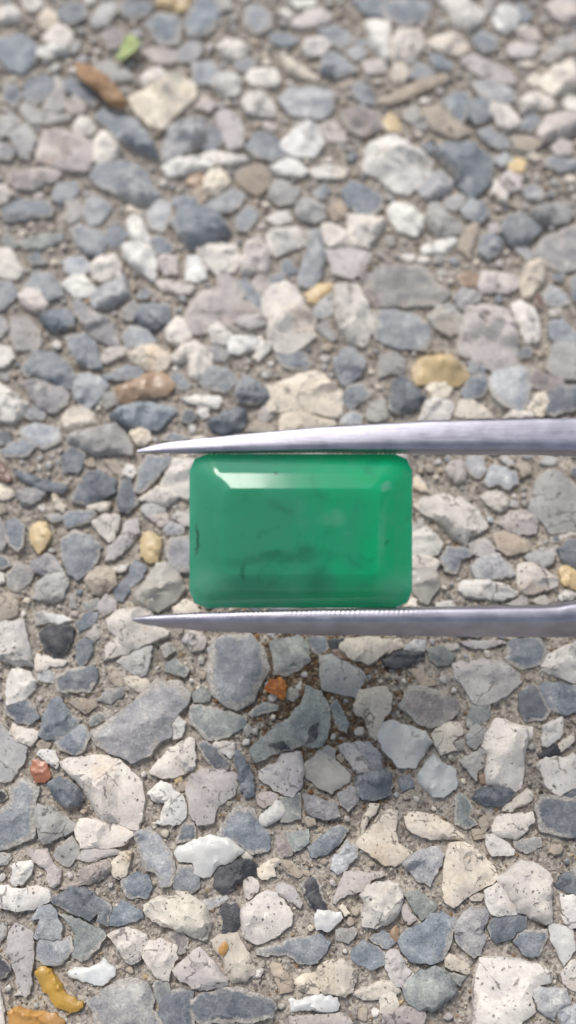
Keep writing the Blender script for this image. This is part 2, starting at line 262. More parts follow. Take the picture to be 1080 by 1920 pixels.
GEM_TX = 0.0; GEM_TY = 0.0
STONES = """
@0 1600
L 0,0 55,0 60,30 30,60 -10,75 -30,30
W3 65,70 110,55 175,50 185,75 165,120 130,165 90,175 60,150 75,110
P 150,-20 270,-20 290,60 335,90 330,165 290,180 260,150 270,100 200,60
L 310,10 320,-20 400,-90 445,-30 440,15 385,65 340,50
P 430,30 460,0 480,-30 640,-30 690,0 600,20 500,45
M3 340,190 455,150 460,90 540,55 600,40 620,70 610,110 530,160 440,180 370,200
C3 630,60 680,0 735,0 720,60 710,115 670,140 635,110
A 755,-120 850,-140 920,-60 960,0 980,110 960,170 900,190 880,100 830,90 790,30
B 985,120 1010,70 1070,75 1110,120 1115,180 1090,215 1010,220 980,180
B1 690,150 760,110 830,120 850,200 820,250 720,240 690,200
C3 815,295 880,255 980,245 985,225 1040,225 1080,250 1140,290 1185,390 1150,490 1090,470 1010,430 950,410 860,380 830,350
W3 -30,180 50,185 120,210 200,180 270,220 275,260 220,300 100,325 0,300
S3 285,260 400,195 480,200 610,290 615,320 600,410 540,380 545,340 500,370 440,350 320,290
B 610,350 690,270 800,330 800,360 720,385 660,410 610,400
W3 610,465 650,435 720,425 800,450 830,490 800,540 785,600 740,620 700,590 660,520
W3 800,570 840,500 920,485 985,530 990,590 960,640 950,715 880,690 840,640
M 950,450 1020,440 1050,480 1040,555 1000,555 970,490
P3 975,660 1000,630 1080,570 1125,535 1180,600 1280,710 1275,740 1140,760 1080,750 1020,710
A3 195,470 235,370 180,380 215,320 280,290 310,330 340,420 340,480
A 205,590 225,490 340,490 390,470 405,540 340,620 250,620
P 40,570 50,450 90,400 180,450 185,520 170,780 140,800 110,770 90,680 70,600
W 85,800 120,770 165,770 160,800
K -30,570 0,580 40,620 60,660 10,695 -20,690
L -20,380 35,400 30,460 0,490 -20,440
W -20,780 0,790 20,880 20,960 -20,960
N3 205,670 235,645 275,650 310,700 340,760 400,810 460,830 455,860 390,895 350,870 320,850 270,780 220,720
J3 55,890 110,865 200,900 280,895 355,940 350,1000 50,1000
Q1 320,330 420,370 570,430 590,470 540,540 460,600 410,570 430,460 380,390
X 390,665 430,645 500,650 560,620 580,590 640,650 635,690 575,740 480,715 400,690
G 500,830 700,710 820,730 860,800 850,880 920,960 920,1000 560,1000 520,880
Q 870,720 940,720 950,770 900,850 870,800
S 900,870 940,790 1010,765 1080,780 1085,1000 930,1000 900,930
@360 1600
X -90,0 -70,-30 60,-90 200,-90 280,-10 210,50 130,70 100,120 65,135 20,110 0,50 -60,40
K3 130,140 150,90 240,50 330,35 360,70 350,110 270,150 200,215 160,210 130,180
W 280,0 300,-20 335,0 330,30 300,35
C3 370,90 440,40 480,30 490,60 460,80 470,120 400,145 380,130
W3 295,150 330,140 370,165 370,210 320,255 300,240
A 30,280 60,260 180,235 195,260 150,290 100,310 40,300
W3 280,330 300,290 370,250 430,210 470,230 530,290 560,340 560,390 480,450 420,480 370,510 310,480 280,400
P 465,180 520,165 570,200 610,265 605,300 540,260 480,220
K 160,320 180,285 250,285 275,330 260,400 230,450 170,450 180,380
K 620,180 650,140 700,140 720,190 745,270 755,310 720,325 670,290 640,240
P1 795,270 830,200 860,100 950,110 1060,105 1080,130 1000,160 960,210 870,235 820,275
W3 955,240 990,190 1080,165 1160,170 1185,230 1170,320 1120,380 1080,400 1040,415 960,400 970,330 980,290
X3 695,350 715,320 780,330 830,340 845,360 770,430 705,425
C 830,310 850,295 880,330 860,345
B 360,545 460,520 560,490 720,455 770,510 740,560 680,620 600,610 540,570 380,580
C3 115,495 160,465 250,460 290,530 350,640 345,670 290,720 230,720 200,680 175,590 130,540
J4 150,540 180,500 200,530 170,575
W 345,640 400,655 380,690 345,690
T3 440,640 455,610 510,650 560,720 560,770 500,780 470,700
C3 575,730 620,690 690,670 700,690 707,785 650,782 610,765
C3 712,675 710,640 760,630 800,640 808,700 806,785 740,783 715,760
C3 806,625 830,600 880,620 925,690 900,760 860,800 812,790 815,700
C 745,612 790,600 808,612 790,632 765,630
X3 555,820 620,825 700,800 815,815 815,880 770,890 650,880 570,885
S 0,830 60,790 200,760 260,760 340,790 440,820 465,870 440,920 330,950 200,940 60,965 10,920
C 910,780 950,760 1010,750 1080,715 1150,720 1160,780 1000,820 940,810
B1 900,560 960,500 1040,530 1080,570 1080,620 1000,650 900,600
G 810,430 900,420 920,450 880,500 810,490
B 1000,480 1080,440 1130,470 1140,500 1100,530 1040,510
A1 790,80 800,10 900,-10 930,20 880,60 830,110
T1 480,30 540,50 620,110 600,130 540,110
T3 625,105 650,95 665,115 650,125
P1 560,920 850,900 900,960 700,1000 560,1000
@720 1600
A3 110,60 150,10 300,-40 330,0 320,60 280,130 260,175 200,150 140,90
C3 355,0 380,-50 470,-60 550,0 600,60 640,130 600,170 490,220 400,295 350,270 340,200 350,80
W3 640,150 720,100 780,50 850,65 930,110 945,160 940,380 900,395 800,340 750,320 740,290 690,220
W3 575,220 630,170 680,200 745,310 740,335 640,350 590,320 580,270
C 490,250 520,230 560,230 550,260 500,265
S3 970,170 1020,120 1090,115 1095,240 1040,215 980,190
W3 990,230 1080,250 1095,400 1050,420 1010,370 1000,290
Q 110,220 200,215 290,290 280,320 210,370 170,310
P 100,310 120,290 180,370 140,395 115,360
B 90,500 130,430 220,400 260,350 320,340 400,370 390,430 350,540 330,590 260,610 160,600 100,540
V3 400,420 430,360 490,310 580,330 590,360 550,440 570,480 540,560 500,580 420,510
S 590,420 620,370 720,345 790,360 790,420 700,480 640,500 600,460
B1 730,490 800,440 910,435 910,480 870,570 810,575
X 930,400 1000,410 1060,440 1070,540 1010,630 980,560 940,480
W 1000,680 1060,600 1090,600 1090,770 1030,750
O 40,460 60,410 80,430 80,490 55,490
P3 10,590 40,540 90,560 120,640 160,680 100,750 50,720 20,650
Q3 110,760 150,690 290,640 340,660 390,730 400,790 290,880 200,870 130,830
C3 345,590 380,575 480,630 470,680 350,640
C -20,720 20,720 60,780 80,850 40,880 -20,900
P 0,900 100,870 200,870 230,910 220,960 0,960
Q 350,670 460,690 420,740 385,720
W 520,740 550,600 700,590 800,610 930,660 930,720 850,760 820,800 850,880 780,940 780,1000 500,1000 520,850
A3 825,770 900,760 1020,770 1035,840 990,870 950,925 880,880
A3 975,890 1080,850 1095,1000 1000,1000
@0 1280
S 30,110 130,80 190,130 215,200 160,235 90,210 40,170
B3 225,290 240,200 290,100 330,80 390,170 440,210 410,245 330,310 260,315
W3 60,280 75,230 130,255 210,275 205,310 160,350 100,320
T 210,345 240,320 280,345 260,370 225,370
W3 215,400 240,375 310,385 330,440 310,475 270,450
F3 175,490 195,440 260,455 280,520 250,550 205,555
L1 -10,230 60,300 150,370 130,450 60,540 0,550 -30,400
B 320,330 400,240 480,245 495,300 470,380 420,400 340,370
V 515,270 640,200 740,120 800,60 870,-10 1000,0 1065,70 1040,130 960,200 950,300 880,340 840,400 740,450 690,410 620,390 560,350
Q1 490,220 560,170 640,200 520,240
G 555,100 600,40 690,30 700,70 620,110
T 390,110 420,90 530,100 540,130 480,170
W 970,210 1000,190 1040,230 1020,300 980,310
W3 845,500 900,430 960,370 1060,310 1090,330 1090,480 1000,520 930,535
Y 980,540 1020,525 1025,555 990,565
T 1010,570 1060,560 1070,600 1020,605
W3 345,450 380,425 500,425 570,410 660,430 720,490 790,560 805,620 790,720 770,815 720,810 640,780 570,770 520,690 460,590 400,520 350,480
S3 270,570 340,530 400,560 470,640 440,680 380,700 300,640
B 50,600 130,540 220,600 190,690 190,860 100,910 0,940 -40,900 -40,740 60,690
K -20,600 20,610 40,640 10,660 -20,650
L3 195,750 210,690 270,700 340,740 420,790 420,820 350,860 250,900 220,880
W3 425,810 455,770 560,770 660,800 740,840 740,860 680,910 600,925 470,925 440,870
W3 840,620 910,560 950,580 1030,650 1040,730 1010,790 880,785 900,740 930,680 860,670
S 1000,870 1030,800 1080,790 1100,820 1090,880 1000,895
@360 1280
B 120,60 90,-60 110,-230 200,-270 330,-270 400,-180 425,-80 380,30 330,100 250,140 170,110
Q 0,60 60,30 110,60 90,100 20,110
Q1 0,130 100,140 200,170 295,190 290,240 200,300 90,320 40,270 -10,230
Q1 320,170 400,120 480,130 470,160 340,190
H3 530,60 560,30 600,40 600,70 570,100 540,85
W3 580,10 610,-10 610,30 590,35
H 290,250 320,235 335,270 315,295
H 340,260 370,255 365,285 345,285
Q 330,370 420,290 540,210 600,140 640,30 720,60 760,130 770,230 740,330 680,370 620,340 540,380 480,390 370,440
K4 670,250 710,230 700,310 640,340
K4 435,350 510,335 570,380 500,380
Q 780,140 810,100 840,150 880,220 870,275 820,250
C3 915,130 940,50 1080,20 1120,80 1110,150 1060,230 1040,310 1000,290 980,200 930,170
L3 720,-150 800,-155 980,-45 920,75 830,55 740,30 725,-60
X3 1050,290 1070,225 1140,215 1200,240 1310,280 1340,330 1300,400 1250,470 1170,470 1130,420 1080,370
P3 835,370 870,340 910,360 980,450 990,500 930,510 890,440 840,390
V 910,340 1000,340 1050,400 1070,480 1000,490 950,410
S3 930,530 1000,500 1080,490 1120,520 1130,580 1110,630 1030,650 960,650 930,600
H1 640,470 720,380 780,400 800,440 880,510 880,560 780,610 720,590 650,530
H 705,420 760,360 800,380 790,460 740,450
T 815,420 840,400 860,420 840,445
P3 385,490 480,450 510,400 580,385 610,395 625,480 615,570 560,640 490,610 430,560 390,540
P3 370,640 430,615 480,635 470,670 400,700 370,680
X3 375,770 400,740 480,665 520,720 510,750 420,805 385,800
Q1 490,650 610,620 610,760 500,780 520,710
S3 245,400 265,385 300,440 335,520 350,630 290,635 270,570 250,480
W3 115,345 150,335 240,335 240,380 215,420 170,385
S 30,350 80,330 150,390 200,440 195,480 130,485 100,450 60,400
P3 0,520 60,490 180,500 250,520 245,580 220,650 130,700 120,780 30,790 -10,720 -30,600
B 150,850 220,740 260,700 350,720 380,800 430,850 440,930 360,960 330,960 260,900 200,880
V3 625,620 700,650 800,680 830,750 740,765 660,740 640,680
V 820,630 880,590 930,600 930,660 880,720 840,680
T 640,760 680,760 690,790 650,805
B 660,920 740,860 830,800 880,830 830,900 760,960 680,980
A 820,950 870,890 930,920 930,970 850,1000
Q 540,850 650,830 655,900 580,950 550,900
M 470,870 540,840 560,960 490,990
C3 960,780 1000,680 1050,690 1040,720 990,780 950,880
W 340,820 380,810 380,830 350,835
@720 1280
C -150,910 -90,830 0,730 80,720 60,830 70,900 150,950 100,1000 60,1030 0,1010 -80,960
M 90,130 150,20 250,30 300,60 400,90 430,130 380,200 280,250 180,220 150,170
P 600,0 650,-40 740,0 750,30 640,70
Q 480,190 500,125 590,125 590,200 500,260 470,240
S 765,60 830,10 870,30 900,90 930,160 900,205 800,210 765,150
B 880,20 900,0 1000,10 1090,20 1090,150 1020,180 940,150 900,80
C 275,290 330,230 420,225 440,280 380,330 400,370 320,400 290,340
L3 470,290 520,240 575,265 560,320 510,370 470,340
G 400,340 440,320 450,370 410,375
W3 575,300 640,200 740,240 800,250 805,340 780,440 770,580 740,605 590,560 580,480 590,400 560,360
W 810,250 835,255 830,310 810,320
L3 430,440 540,375 570,400 560,470 530,490 520,550 480,490
O3 540,530 570,520 575,560 550,570
X3 200,520 240,440 280,410 330,460 400,490 410,580 330,635 280,630 210,570
W3 900,250 930,225 995,200 1000,290 920,360 890,340
C3 985,340 1060,290 1065,330 1000,390
K3 880,400 960,350 990,380 980,410 890,420
W3 870,460 940,420 1010,430 1060,405 1095,420 1095,580 1040,600 990,635 930,590
S 1000,630 1060,600 1095,590 1095,650 1030,650
S3 500,650 540,600 620,580 700,595 740,630 650,690 560,690
T 760,580 790,580 780,620 755,610
C3 670,690 760,640 800,600 835,620 820,670 750,700 720,720 675,720
W3 615,800 650,750 750,740 830,735 835,780 790,830 740,875 650,865 620,830
S 850,680 900,640 1000,650 1095,650 1095,860 1000,860 880,830 870,760
Q 400,640 430,620 490,680 480,750 520,790 460,825 400,790
C3 120,760 150,730 260,745 350,790 440,860 430,885 330,870 250,870 180,850 140,820
T 530,780 570,750 590,800 560,840
T 500,830 560,830 570,870 510,875
W3 575,860 620,855 680,900 730,940 720,960 610,970 580,910
G 730,890 870,870 880,920 800,955 740,930
@0 960
V -60,20 0,40 40,110 35,180 0,210 -30,150
B 30,60 80,40 140,80 130,180 100,220 50,170
Y3 170,100 210,60 260,65 280,140 240,200 215,230 180,170
S -20,250 30,250 55,300 10,315 -20,310
V3 175,290 260,240 300,250 350,330 260,355 200,330
G1 40,350 100,290 170,310 190,350 160,400 90,450 50,420
B 340,160 420,110 520,140 565,200 540,270 510,330 430,380 390,340 350,250
W -20,340 20,350 20,390 -10,400
L3 190,480 210,400 260,360 360,340 380,400 350,480 300,500 240,490
W3 520,55 590,15 665,20 670,50 640,150 610,165 570,120 540,90
P 680,130 700,60 770,40 780,120 740,180 640,260 590,270 610,200
Y3 790,240 800,120 840,115 905,150 890,270 850,280
V 930,200 970,150 1080,130 1150,150 1150,330 1080,340 1010,330 960,290 940,250
A 920,100 960,60 1030,80 1030,120 940,130
W 965,30 1000,0 1080,-10 1120,20 1100,70 1040,70
P 830,20 860,0 940,10 940,60 900,80
T3 480,380 530,320 600,310 640,330 650,410 570,460 520,450
W 640,310 720,290 700,330 650,340
B 730,320 760,280 820,310 800,360 740,420 720,390
B1 650,430 720,370 740,420 690,500 650,490
H3 750,470 800,410 880,290 930,280 1020,370 1030,430 960,510 890,550 800,530 760,510
C3 975,540 1040,490 1090,520 1120,560 1050,570 980,570
T3 -20,470 50,460 100,510 90,570 20,610 -20,620
X1 250,560 330,580 400,610 340,630 270,610
G1 190,560 250,570 280,620 200,630
K3 225,690 260,650 380,625 410,660 390,740 340,815 300,810 250,760
G 390,470 420,470 430,540 400,530
Q1 470,510 550,490 560,540 480,560
B 430,630 500,560 550,570 530,620 450,670
P3 555,530 590,465 650,500 650,550 580,580
W3 600,610 660,560 760,540 850,550 870,640 945,665 930,695 850,720 760,760 700,790 590,825 580,770 620,730 660,700 620,660
W3 -20,620 60,620 125,605 140,690 165,780 170,850 100,860 0,820 -20,780
W3 200,830 220,800 300,830 370,840 350,865 280,865 230,900 205,880
S 430,760 470,710 520,730 510,800 460,870 430,830
P 490,690 540,630 560,690 530,730
L 660,840 740,790 850,750 830,860 820,910 770,920 700,870
S 310,930 420,880 520,865 545,900 540,950 500,1010 330,1010
T3 610,880 630,865 690,950 680,980 640,970
L 905,760 960,735 980,780 930,810
Q 930,850 990,830 1060,880 1040,920 940,900
P3 1030,720 1070,670 1130,680 1155,720 1140,770 1080,775
W3 40,1020 50,910 100,880 160,900 200,950 190,1000 120,1060 40,1080
C3 700,920 760,930 830,950 840,1000 790,1010 720,970
A 220,850 215,940 300,960 300,910
#abs
Q 508,1200 560,1195 575,1205 580,1240 540,1265 515,1262
B 578,1195 612,1195 614,1215 600,1228 585,1218
K 612,1203 645,1194 648,1212 622,1220
R 624,1222 640,1213 655,1228 650,1236 635,1235
C3 640,1212 649,1198 690,1194 724,1200 729,1216 693,1242 660,1233
K3 718,1236 751,1222 793,1222 793,1236 751,1251 727,1249
P3 850,1243 875,1240 905,1238 940,1240 970,1262 976,1278 950,1300 910,1320 890,1312 875,1290 858,1270
A 756,1220 775,1200 795,1200 794,1222
A 390,1215 420,1200 430,1225 400,1240
L 760,1000 790,970 800,1010 780,1040
@720 960
W3 170,-40 230,-80 330,-100 430,-80 520,-20 580,70 570,90 480,130 460,180 380,110 310,40 230,10
W3 165,110 240,90 280,120 325,180 300,230 220,240 140,230 130,150
P3 640,60 720,0 800,-10 860,50 850,120 750,120 690,90
L 820,-20 840,-90 870,-180 930,-240 990,-220 1095,-130 1095,90 940,120 890,50
S 935,140 980,130 990,165 950,170
W 990,120 1080,90 1080,130 1000,150
S3 980,210 1040,160 1095,160 1095,310 1010,280
Y3 990,330 1020,300 1095,340 1095,440 1010,400
W3 985,470 1020,450 1080,455 1060,490 1000,495
W3 755,300 820,285 900,330 970,370 970,410 880,440 790,455 755,400
L 790,250 870,210 970,200 950,280 900,310 830,280
T 620,120 690,110 800,160 820,210 700,240 640,210
A 500,300 560,250 640,240 700,300 740,350 640,370 520,375
P 480,180 560,150 620,200 620,240 540,250 500,220
B 320,270 360,200 460,200 500,240 430,270 410,340 350,330
W3 430,400 460,385 580,390 690,410 755,460 690,480 610,485 470,465 430,440
H3 150,330 260,310 310,350 300,430 250,510 210,500 160,430
W3 150,250 260,240 310,290 280,330 160,310
W 120,530 150,480 180,490 180,530
W 300,510 380,500 400,540 300,540
L 690,520 780,470 810,510 790,540
H 830,500 900,470 930,500 900,530
Q3 240,770 330,760 400,810 360,850 300,860 260,820
P 420,730 660,720 680,735 560,765 480,755
B 690,820 710,720 880,720 910,790 880,850 780,880 700,850
W3 890,860 930,800 1080,730 1095,950 1060,955 900,890
C -10,770 0,720 90,715 100,760 30,790
T 140,890 200,890 290,970 220,980
G 340,750 410,740 420,770 360,780
@0 640
W 0,30 60,40 70,90 20,130 -20,140 -20,20
L 70,-120 150,-130 210,-60 225,0 200,40 100,40 70,-30
S3 130,160 200,60 300,70 370,130 420,200 410,260 330,240 250,210 150,190
S3 430,60 480,-30 530,10 550,80 560,130 500,140 440,110
P 560,90 620,40 720,30 720,60 600,120
C3 730,70 800,30 870,25 950,80 940,130 890,160 820,150 760,110
O3 660,260 760,220 840,180 910,185 970,240 930,290 820,320 740,340 680,325
B 570,190 640,180 700,140 800,160 780,200 700,210 610,210
S 960,220 1010,180 1070,240 1050,265 1000,260
W3 970,90 1040,20 1130,30 1180,80 1180,130 1110,200 1070,180 1060,110 1000,120
V3 125,230 200,220 280,230 370,280 370,340 290,390 220,360 170,300
A3 415,270 430,200 500,185 600,240 570,290 500,365 440,340 420,310
L 560,340 600,290 660,290 660,340 600,370
W3 -20,240 30,260 150,350 100,410 60,435 -20,420
B3 620,420 660,370 830,340 970,370 990,390 920,450 880,490 780,480 690,460
C3 350,440 380,390 440,355 510,390 545,470 480,490 400,510 370,490
L3 380,530 450,500 560,480 650,455 690,510 735,580 730,625 640,620 550,630 450,600 390,570
C3 730,520 780,475 830,500 855,550 820,575 770,580
A 130,400 190,365 250,400 240,440 150,430
A1 110,500 200,460 330,490 340,560 250,600 170,580
B1 10,620 60,570 140,540 200,590 150,640 40,650
S -20,510 50,510 60,560 10,580 -20,570
S 360,640 400,580 480,640 460,690 440,730 355,735
T 470,670 520,660 530,700 490,700
S3 80,740 130,730 250,780 380,810 350,850 220,830 120,780
V3 90,870 110,830 180,830 255,855 180,910 130,910
C3 290,880 310,855 370,930 350,955 310,930
S3 400,890 440,810 490,740 560,730 640,780 640,840 560,890 480,910
R -20,690 30,700 60,760 40,785 -20,760
C -20,790 70,840 75,870 20,885 -20,870
T 590,670 650,670 700,740 680,760 640,730
W3 695,740 710,700 750,700 765,740 740,765
B 760,840 780,740 820,650 960,650 970,670 900,740 850,800 800,850
B 910,555 980,510 1060,545 1000,570
S 660,900 680,790 730,770 750,840 770,900 720,960 670,950
W3 780,890 880,820 950,835 990,880 940,920 860,900
L 790,940 860,905 920,930 930,960 830,980
W3 905,800 960,690 980,660 1100,660 1150,850 1050,870 980,860
C 480,920 560,900 620,910 600,950 510,950
B 350,990 380,960 500,950 540,970 480,1020 380,1050
V 250,980 330,970 360,1000 300,1015
@360 640
W 0,0 55,20 40,50 0,60 -30,30
V 90,40 150,20 210,70 170,105 110,100
W3 215,60 215,0 240,-25 380,-25 400,10 340,40 260,60
W3 350,80 390,20 440,0 460,20 380,100
S 480,70 540,40 600,60 660,120 640,160 560,150 510,130
B3 800,110 850,50 910,40 970,110 930,190 860,240 830,200
C3 430,240 480,240 540,210 620,180 710,170 770,230 825,280 830,390 800,410 700,390 600,370 520,375 440,380
C3 490,460 510,410 560,385 620,410 690,425 800,450 800,475 720,490 600,500 510,510
T 460,400 540,380 490,420
P3 370,410 410,365 450,390 450,430 410,455 375,440
T 300,510 370,435 470,490 440,520
S3 90,450 170,400 260,370 305,390 290,480 180,510 120,490
B 30,210 90,150 200,160 240,220 180,280 90,260
S3 245,290 290,190 330,210 420,270 430,320 370,340 270,345
W3 -40,320 40,310 140,315 155,340 130,370 60,350 -20,340
W3 35,370 90,370 90,420 60,430 35,410
B 850,330 880,260 950,240 1000,310 930,340 890,380
L 980,400 1010,350 1080,330 1100,420 1040,450 990,440
A1 830,430 900,390 960,420 950,470 840,475
S -60,440 -50,390 0,390 20,430 -10,460
@720 640
Y3 175,140 200,110 280,85 370,85 420,140 475,185 420,230 370,240 270,230 200,230 175,190
C3 245,270 270,240 340,235 375,260 350,305 290,305
W3 200,440 230,340 290,320 380,335 390,380 360,440
C 400,430 430,330 500,335 560,370 620,430
S3 35,340 60,230 110,205 170,250 225,320 160,370 80,390 40,370
B3 480,120 520,90 580,140 560,180 490,170
B 440,290 480,210 560,190 585,250 550,300 480,320
A 600,230 630,160 720,140 800,160 815,230 805,330 760,385 680,350 620,300
M 820,230 840,150 900,190 990,200 1000,250 940,280 860,260
L 920,150 960,20 1060,20 1095,80 1095,200 1010,200 950,170
S 930,310 980,260 1095,260 1095,370 1030,380 960,410 920,400
C 810,370 860,300 900,290 930,350 890,410 840,400
W3 670,430 730,385 820,395 840,430
P3 445,-100 470,-180 570,-205 690,-180 720,-120 755,0 745,120 690,150 620,150 560,120 440,40
T 230,30 300,0 320,60 240,60
L -20,90 60,70 110,110 100,190 40,170 -20,200
S 760,60 820,20 820,80 770,85
P3 350,720 370,680 430,670 465,720 450,780 410,795 370,760
A 460,700 480,650 550,650 570,720 540,770 490,750
A3 570,790 600,700 650,700 740,740 745,790 700,830 640,800 600,820
L 650,660 690,650 730,690 700,700
W3 545,880 580,850 660,850 680,880 690,930 650,955 600,920
T 750,700 800,680 830,730 780,760
L 880,680 920,645 980,660 970,690 890,690
C1 170,760 200,760 240,820 250,850 170,820
S 1050,720 1080,700 1095,780 1060,750
@0 320
P3 60,60 60,20 240,-20 330,10 300,50 180,90 100,90
W3 -20,90 30,90 70,125 30,170 -20,180
B 300,140 330,80 420,70 430,120 390,160 320,170
S 30,210 110,170 260,170 290,210 270,255 170,250 40,270
K 20,265 180,245 190,268 40,290
B 480,180 530,140 610,190 610,220 560,290 500,300 480,240
L 370,180 440,165 470,230 400,300 360,260 390,220
B3 510,20 560,-50 700,-60 800,-20 830,50 880,110 830,180 740,170 650,110 560,70
C 720,200 750,195 800,220 790,240 730,225
W3 715,290 740,260 790,265 840,380 820,405 760,400 725,350
W3 685,430 720,410 850,430 860,500 875,580 850,600 760,530 700,480
W3 515,540 550,490 640,475 670,530 665,580 590,610 530,600
S 590,370 620,320 680,320 710,360 680,400 630,430
B 400,330 450,310 560,350 600,400 560,470 500,460 440,410
S 840,400 880,365 940,390 975,440 930,470 870,470
A 820,220 880,165 950,190 960,260 920,340 850,320 830,270
P3 885,510 920,480 985,490 990,570 930,580
S 970,180 1020,145 1100,150 1110,200 1020,220
Q 100,400 230,370 350,350 340,390 230,430 150,435
Q1 10,390 40,350 100,420 50,450
W3 -20,440 60,450 120,550 90,600 20,590 -20,560
S 170,490 210,465 260,515 180,520
A 360,510 390,500 460,490 510,550 470,580 380,570
W3 360,640 400,600 470,590 530,660 500,700 420,700
A3 530,680 690,590 715,690 640,740 540,770 520,740
B 140,660 200,580 280,580 330,650 350,690 270,720
P3 105,700 150,670 210,680 260,750 240,785 180,780 130,740
B -20,630 60,630 90,700 30,760 -20,780
S3 230,820 290,790 380,780 410,840 400,865 290,890
V3 410,750 450,720 520,790 600,830 650,910 660,970 590,960 500,900 440,820
S 380,940 470,925 530,960 480,1020 430,1040 400,1000
A 700,930 740,880 810,890 870,960 820,990 720,980
S3 770,830 800,760 940,755 950,840 860,880 800,870
S 770,710 820,660 855,700 800,720
O 480,740 500,710 570,710 540,745
W3 935,900 990,825 1040,850 1070,930 1010,980 950,950
W 1050,570 1060,500 1120,490 1160,560 1130,610 1060,610
P 870,620 960,620 1080,650 1060,690 920,670
L 690,790 750,740 790,780 740,840 700,820
V -20,820 30,850 40,890 0,930 -20,920
@360 320
O 0,30 40,10 65,50 20,80 -20,60
C3 70,60 90,10 150,-10 200,40 190,80 130,135 80,110
T 10,120 50,80 80,150 40,180
T 265,60 280,-10 380,-30 430,20 430,80 370,130 310,110
L 430,140 470,60 520,65 600,110 570,170 490,190
B 80,190 160,150 220,110 290,140 260,200 200,230 120,220
S3 -110,280 -60,200 0,170 80,210 170,270 200,330 120,380 30,410 -20,400 -70,340
B 250,270 300,210 350,220 360,260 320,330 260,330
W 420,270 480,240 540,230 550,280 480,300
L3 590,210 620,160 690,170 740,210 740,260 680,280 610,260
S 690,120 740,85 780,110 740,150 700,150
T 770,220 820,170 870,210 860,250 800,270
S 850,120 900,60 960,90 1060,140 1060,200 1010,250 930,240 880,180
W3 880,250 950,250 1080,265 1060,320 1000,400 940,390 890,360
W3 740,310 790,300 870,350 970,400 990,430 900,415 830,420 790,440 750,390
W3 430,380 450,330 600,320 650,370 620,410 520,450 470,470 445,440
W3 30,440 100,415 240,420 260,500 230,560 130,570 90,510
P3 270,510 310,400 380,380 430,450 430,540 400,575 280,570
X -20,490 40,490 75,590 30,620 -30,610
B 650,350 730,340 740,480 730,570 690,640 610,640 600,590 640,470
S 500,520 540,500 590,560 560,580 510,570
S 430,600 500,575 530,610 460,630
P3 345,640 360,600 410,600 430,660 390,685 355,670
B 250,630 310,610 350,670 420,720 390,790 340,760 290,690
P 130,600 200,600 290,700 250,750 170,810 90,900 0,900 -40,840 0,750 50,690 140,670
M 170,830 280,740 350,770 410,830 420,910 260,910 190,890
P4 240,850 300,815 400,820 410,860 330,880
W3 100,900 150,855 215,920 190,970 120,960
W3 405,720 450,650 520,625 580,650 620,740 680,830 680,900 640,960 560,1005 480,1000 440,940 420,840
Y3 650,690 700,650 780,640 770,680 700,740 660,730
A 690,780 740,720 795,680 800,800 740,830 700,820
W3 800,660 860,640 940,660 980,750 1030,840 1000,900 960,970 900,950 850,900 820,830 810,740
M 930,540 980,530 990,600 1060,690 1070,760 1030,760 970,680 950,600
L 700,880 760,850 810,930 780,950
P1 760,450 860,430 1000,470 960,560 900,600 800,570
L 1040,470 1070,450 1080,490
@720 320
W3 -110,-40 -80,-150 0,-190 100,-170 200,-110 260,-60 250,0 200,60 130,110 50,80 -20,20 -90,0
A3 200,90 250,20 320,0 380,60 370,100 270,150 220,130
S3 290,-120 380,-170 500,-150 610,-80 600,30 550,90 490,125 440,80 380,0
W3 610,130 630,50 690,130 690,175 650,170
P3 660,50 700,10 770,40 760,90 710,115
A 780,110 850,80 900,130 880,160 810,150
L3 835,230 900,190 1020,180 1065,240 1020,280 890,285 850,260
A 350,160 420,130 460,160 400,220 350,200
B3 440,220 490,160 560,190 580,240 540,280 470,260
W3 30,220 60,180 130,190 220,260 220,300 170,350 80,320 50,270
L3 240,260 260,190 310,185 360,250 430,290 425,340 310,355 260,310
S3 670,310 700,260 780,240 840,290 880,320 800,400 730,410 690,370
B3 540,440 560,370 620,350 660,400 650,450 590,485
W 210,440 260,410 390,380 400,410 330,450 230,460
T 420,430 450,350 510,290 530,310 500,400 480,480
A 740,420 790,420 840,480 800,500 750,450
V1 830,470 900,390 1095,300 1095,540 1000,560 930,540 860,480
C3 770,640 800,530 870,500 910,540 890,620 830,700 790,700
G 0,540 210,540 260,590 300,640 360,690 290,750 150,750 0,750 -50,700 -80,600
B -40,800 60,790 180,820 240,870 250,960 220,1000 50,980 -40,940
L3 255,820 310,770 380,755 430,830 425,900 370,920 300,880
O1 420,590 470,570 540,590 540,650 440,640
P 540,640 560,570 640,580 740,600 750,650 690,680 560,680
V3 400,720 440,665 540,700 530,730 440,785
W3 720,760 770,740 840,780 870,870 870,940 800,960 770,880
R 830,710 860,690 890,740 870,770
B 900,700 940,650 1020,690 1030,740 980,760 920,750
B 935,930 940,850 1000,850 1095,920 1095,980 1000,970
W 935,790 990,775 990,810 940,815
S 1050,620 1095,580 1095,740 1060,720
S 950,590 1010,580 1000,610 960,620
W -20,260 10,280 0,310
P 590,310 640,300 650,340 600,345
@0 0
W3 130,0 180,-20 240,20 200,55 150,50
W3 -20,50 60,30 110,70 100,110 30,120 -20,110
C3 220,100 260,50 310,80 330,130 290,160 240,150
W3 250,210 300,150 350,140 400,190 390,240 300,255
W3 215,280 280,255 370,255 370,280 280,315 220,310
S 330,60 390,20 470,30 480,90 400,130 340,100
A 510,120 560,30 650,15 650,60 600,140 540,150
S 680,20 740,-10 850,30 830,80 750,105 690,70
Y3 890,30 900,-20 1060,-20 1050,45 980,60
S 820,140 880,80 990,90 1010,150 1000,240 910,250 860,200
L 400,230 450,240 430,280 400,290
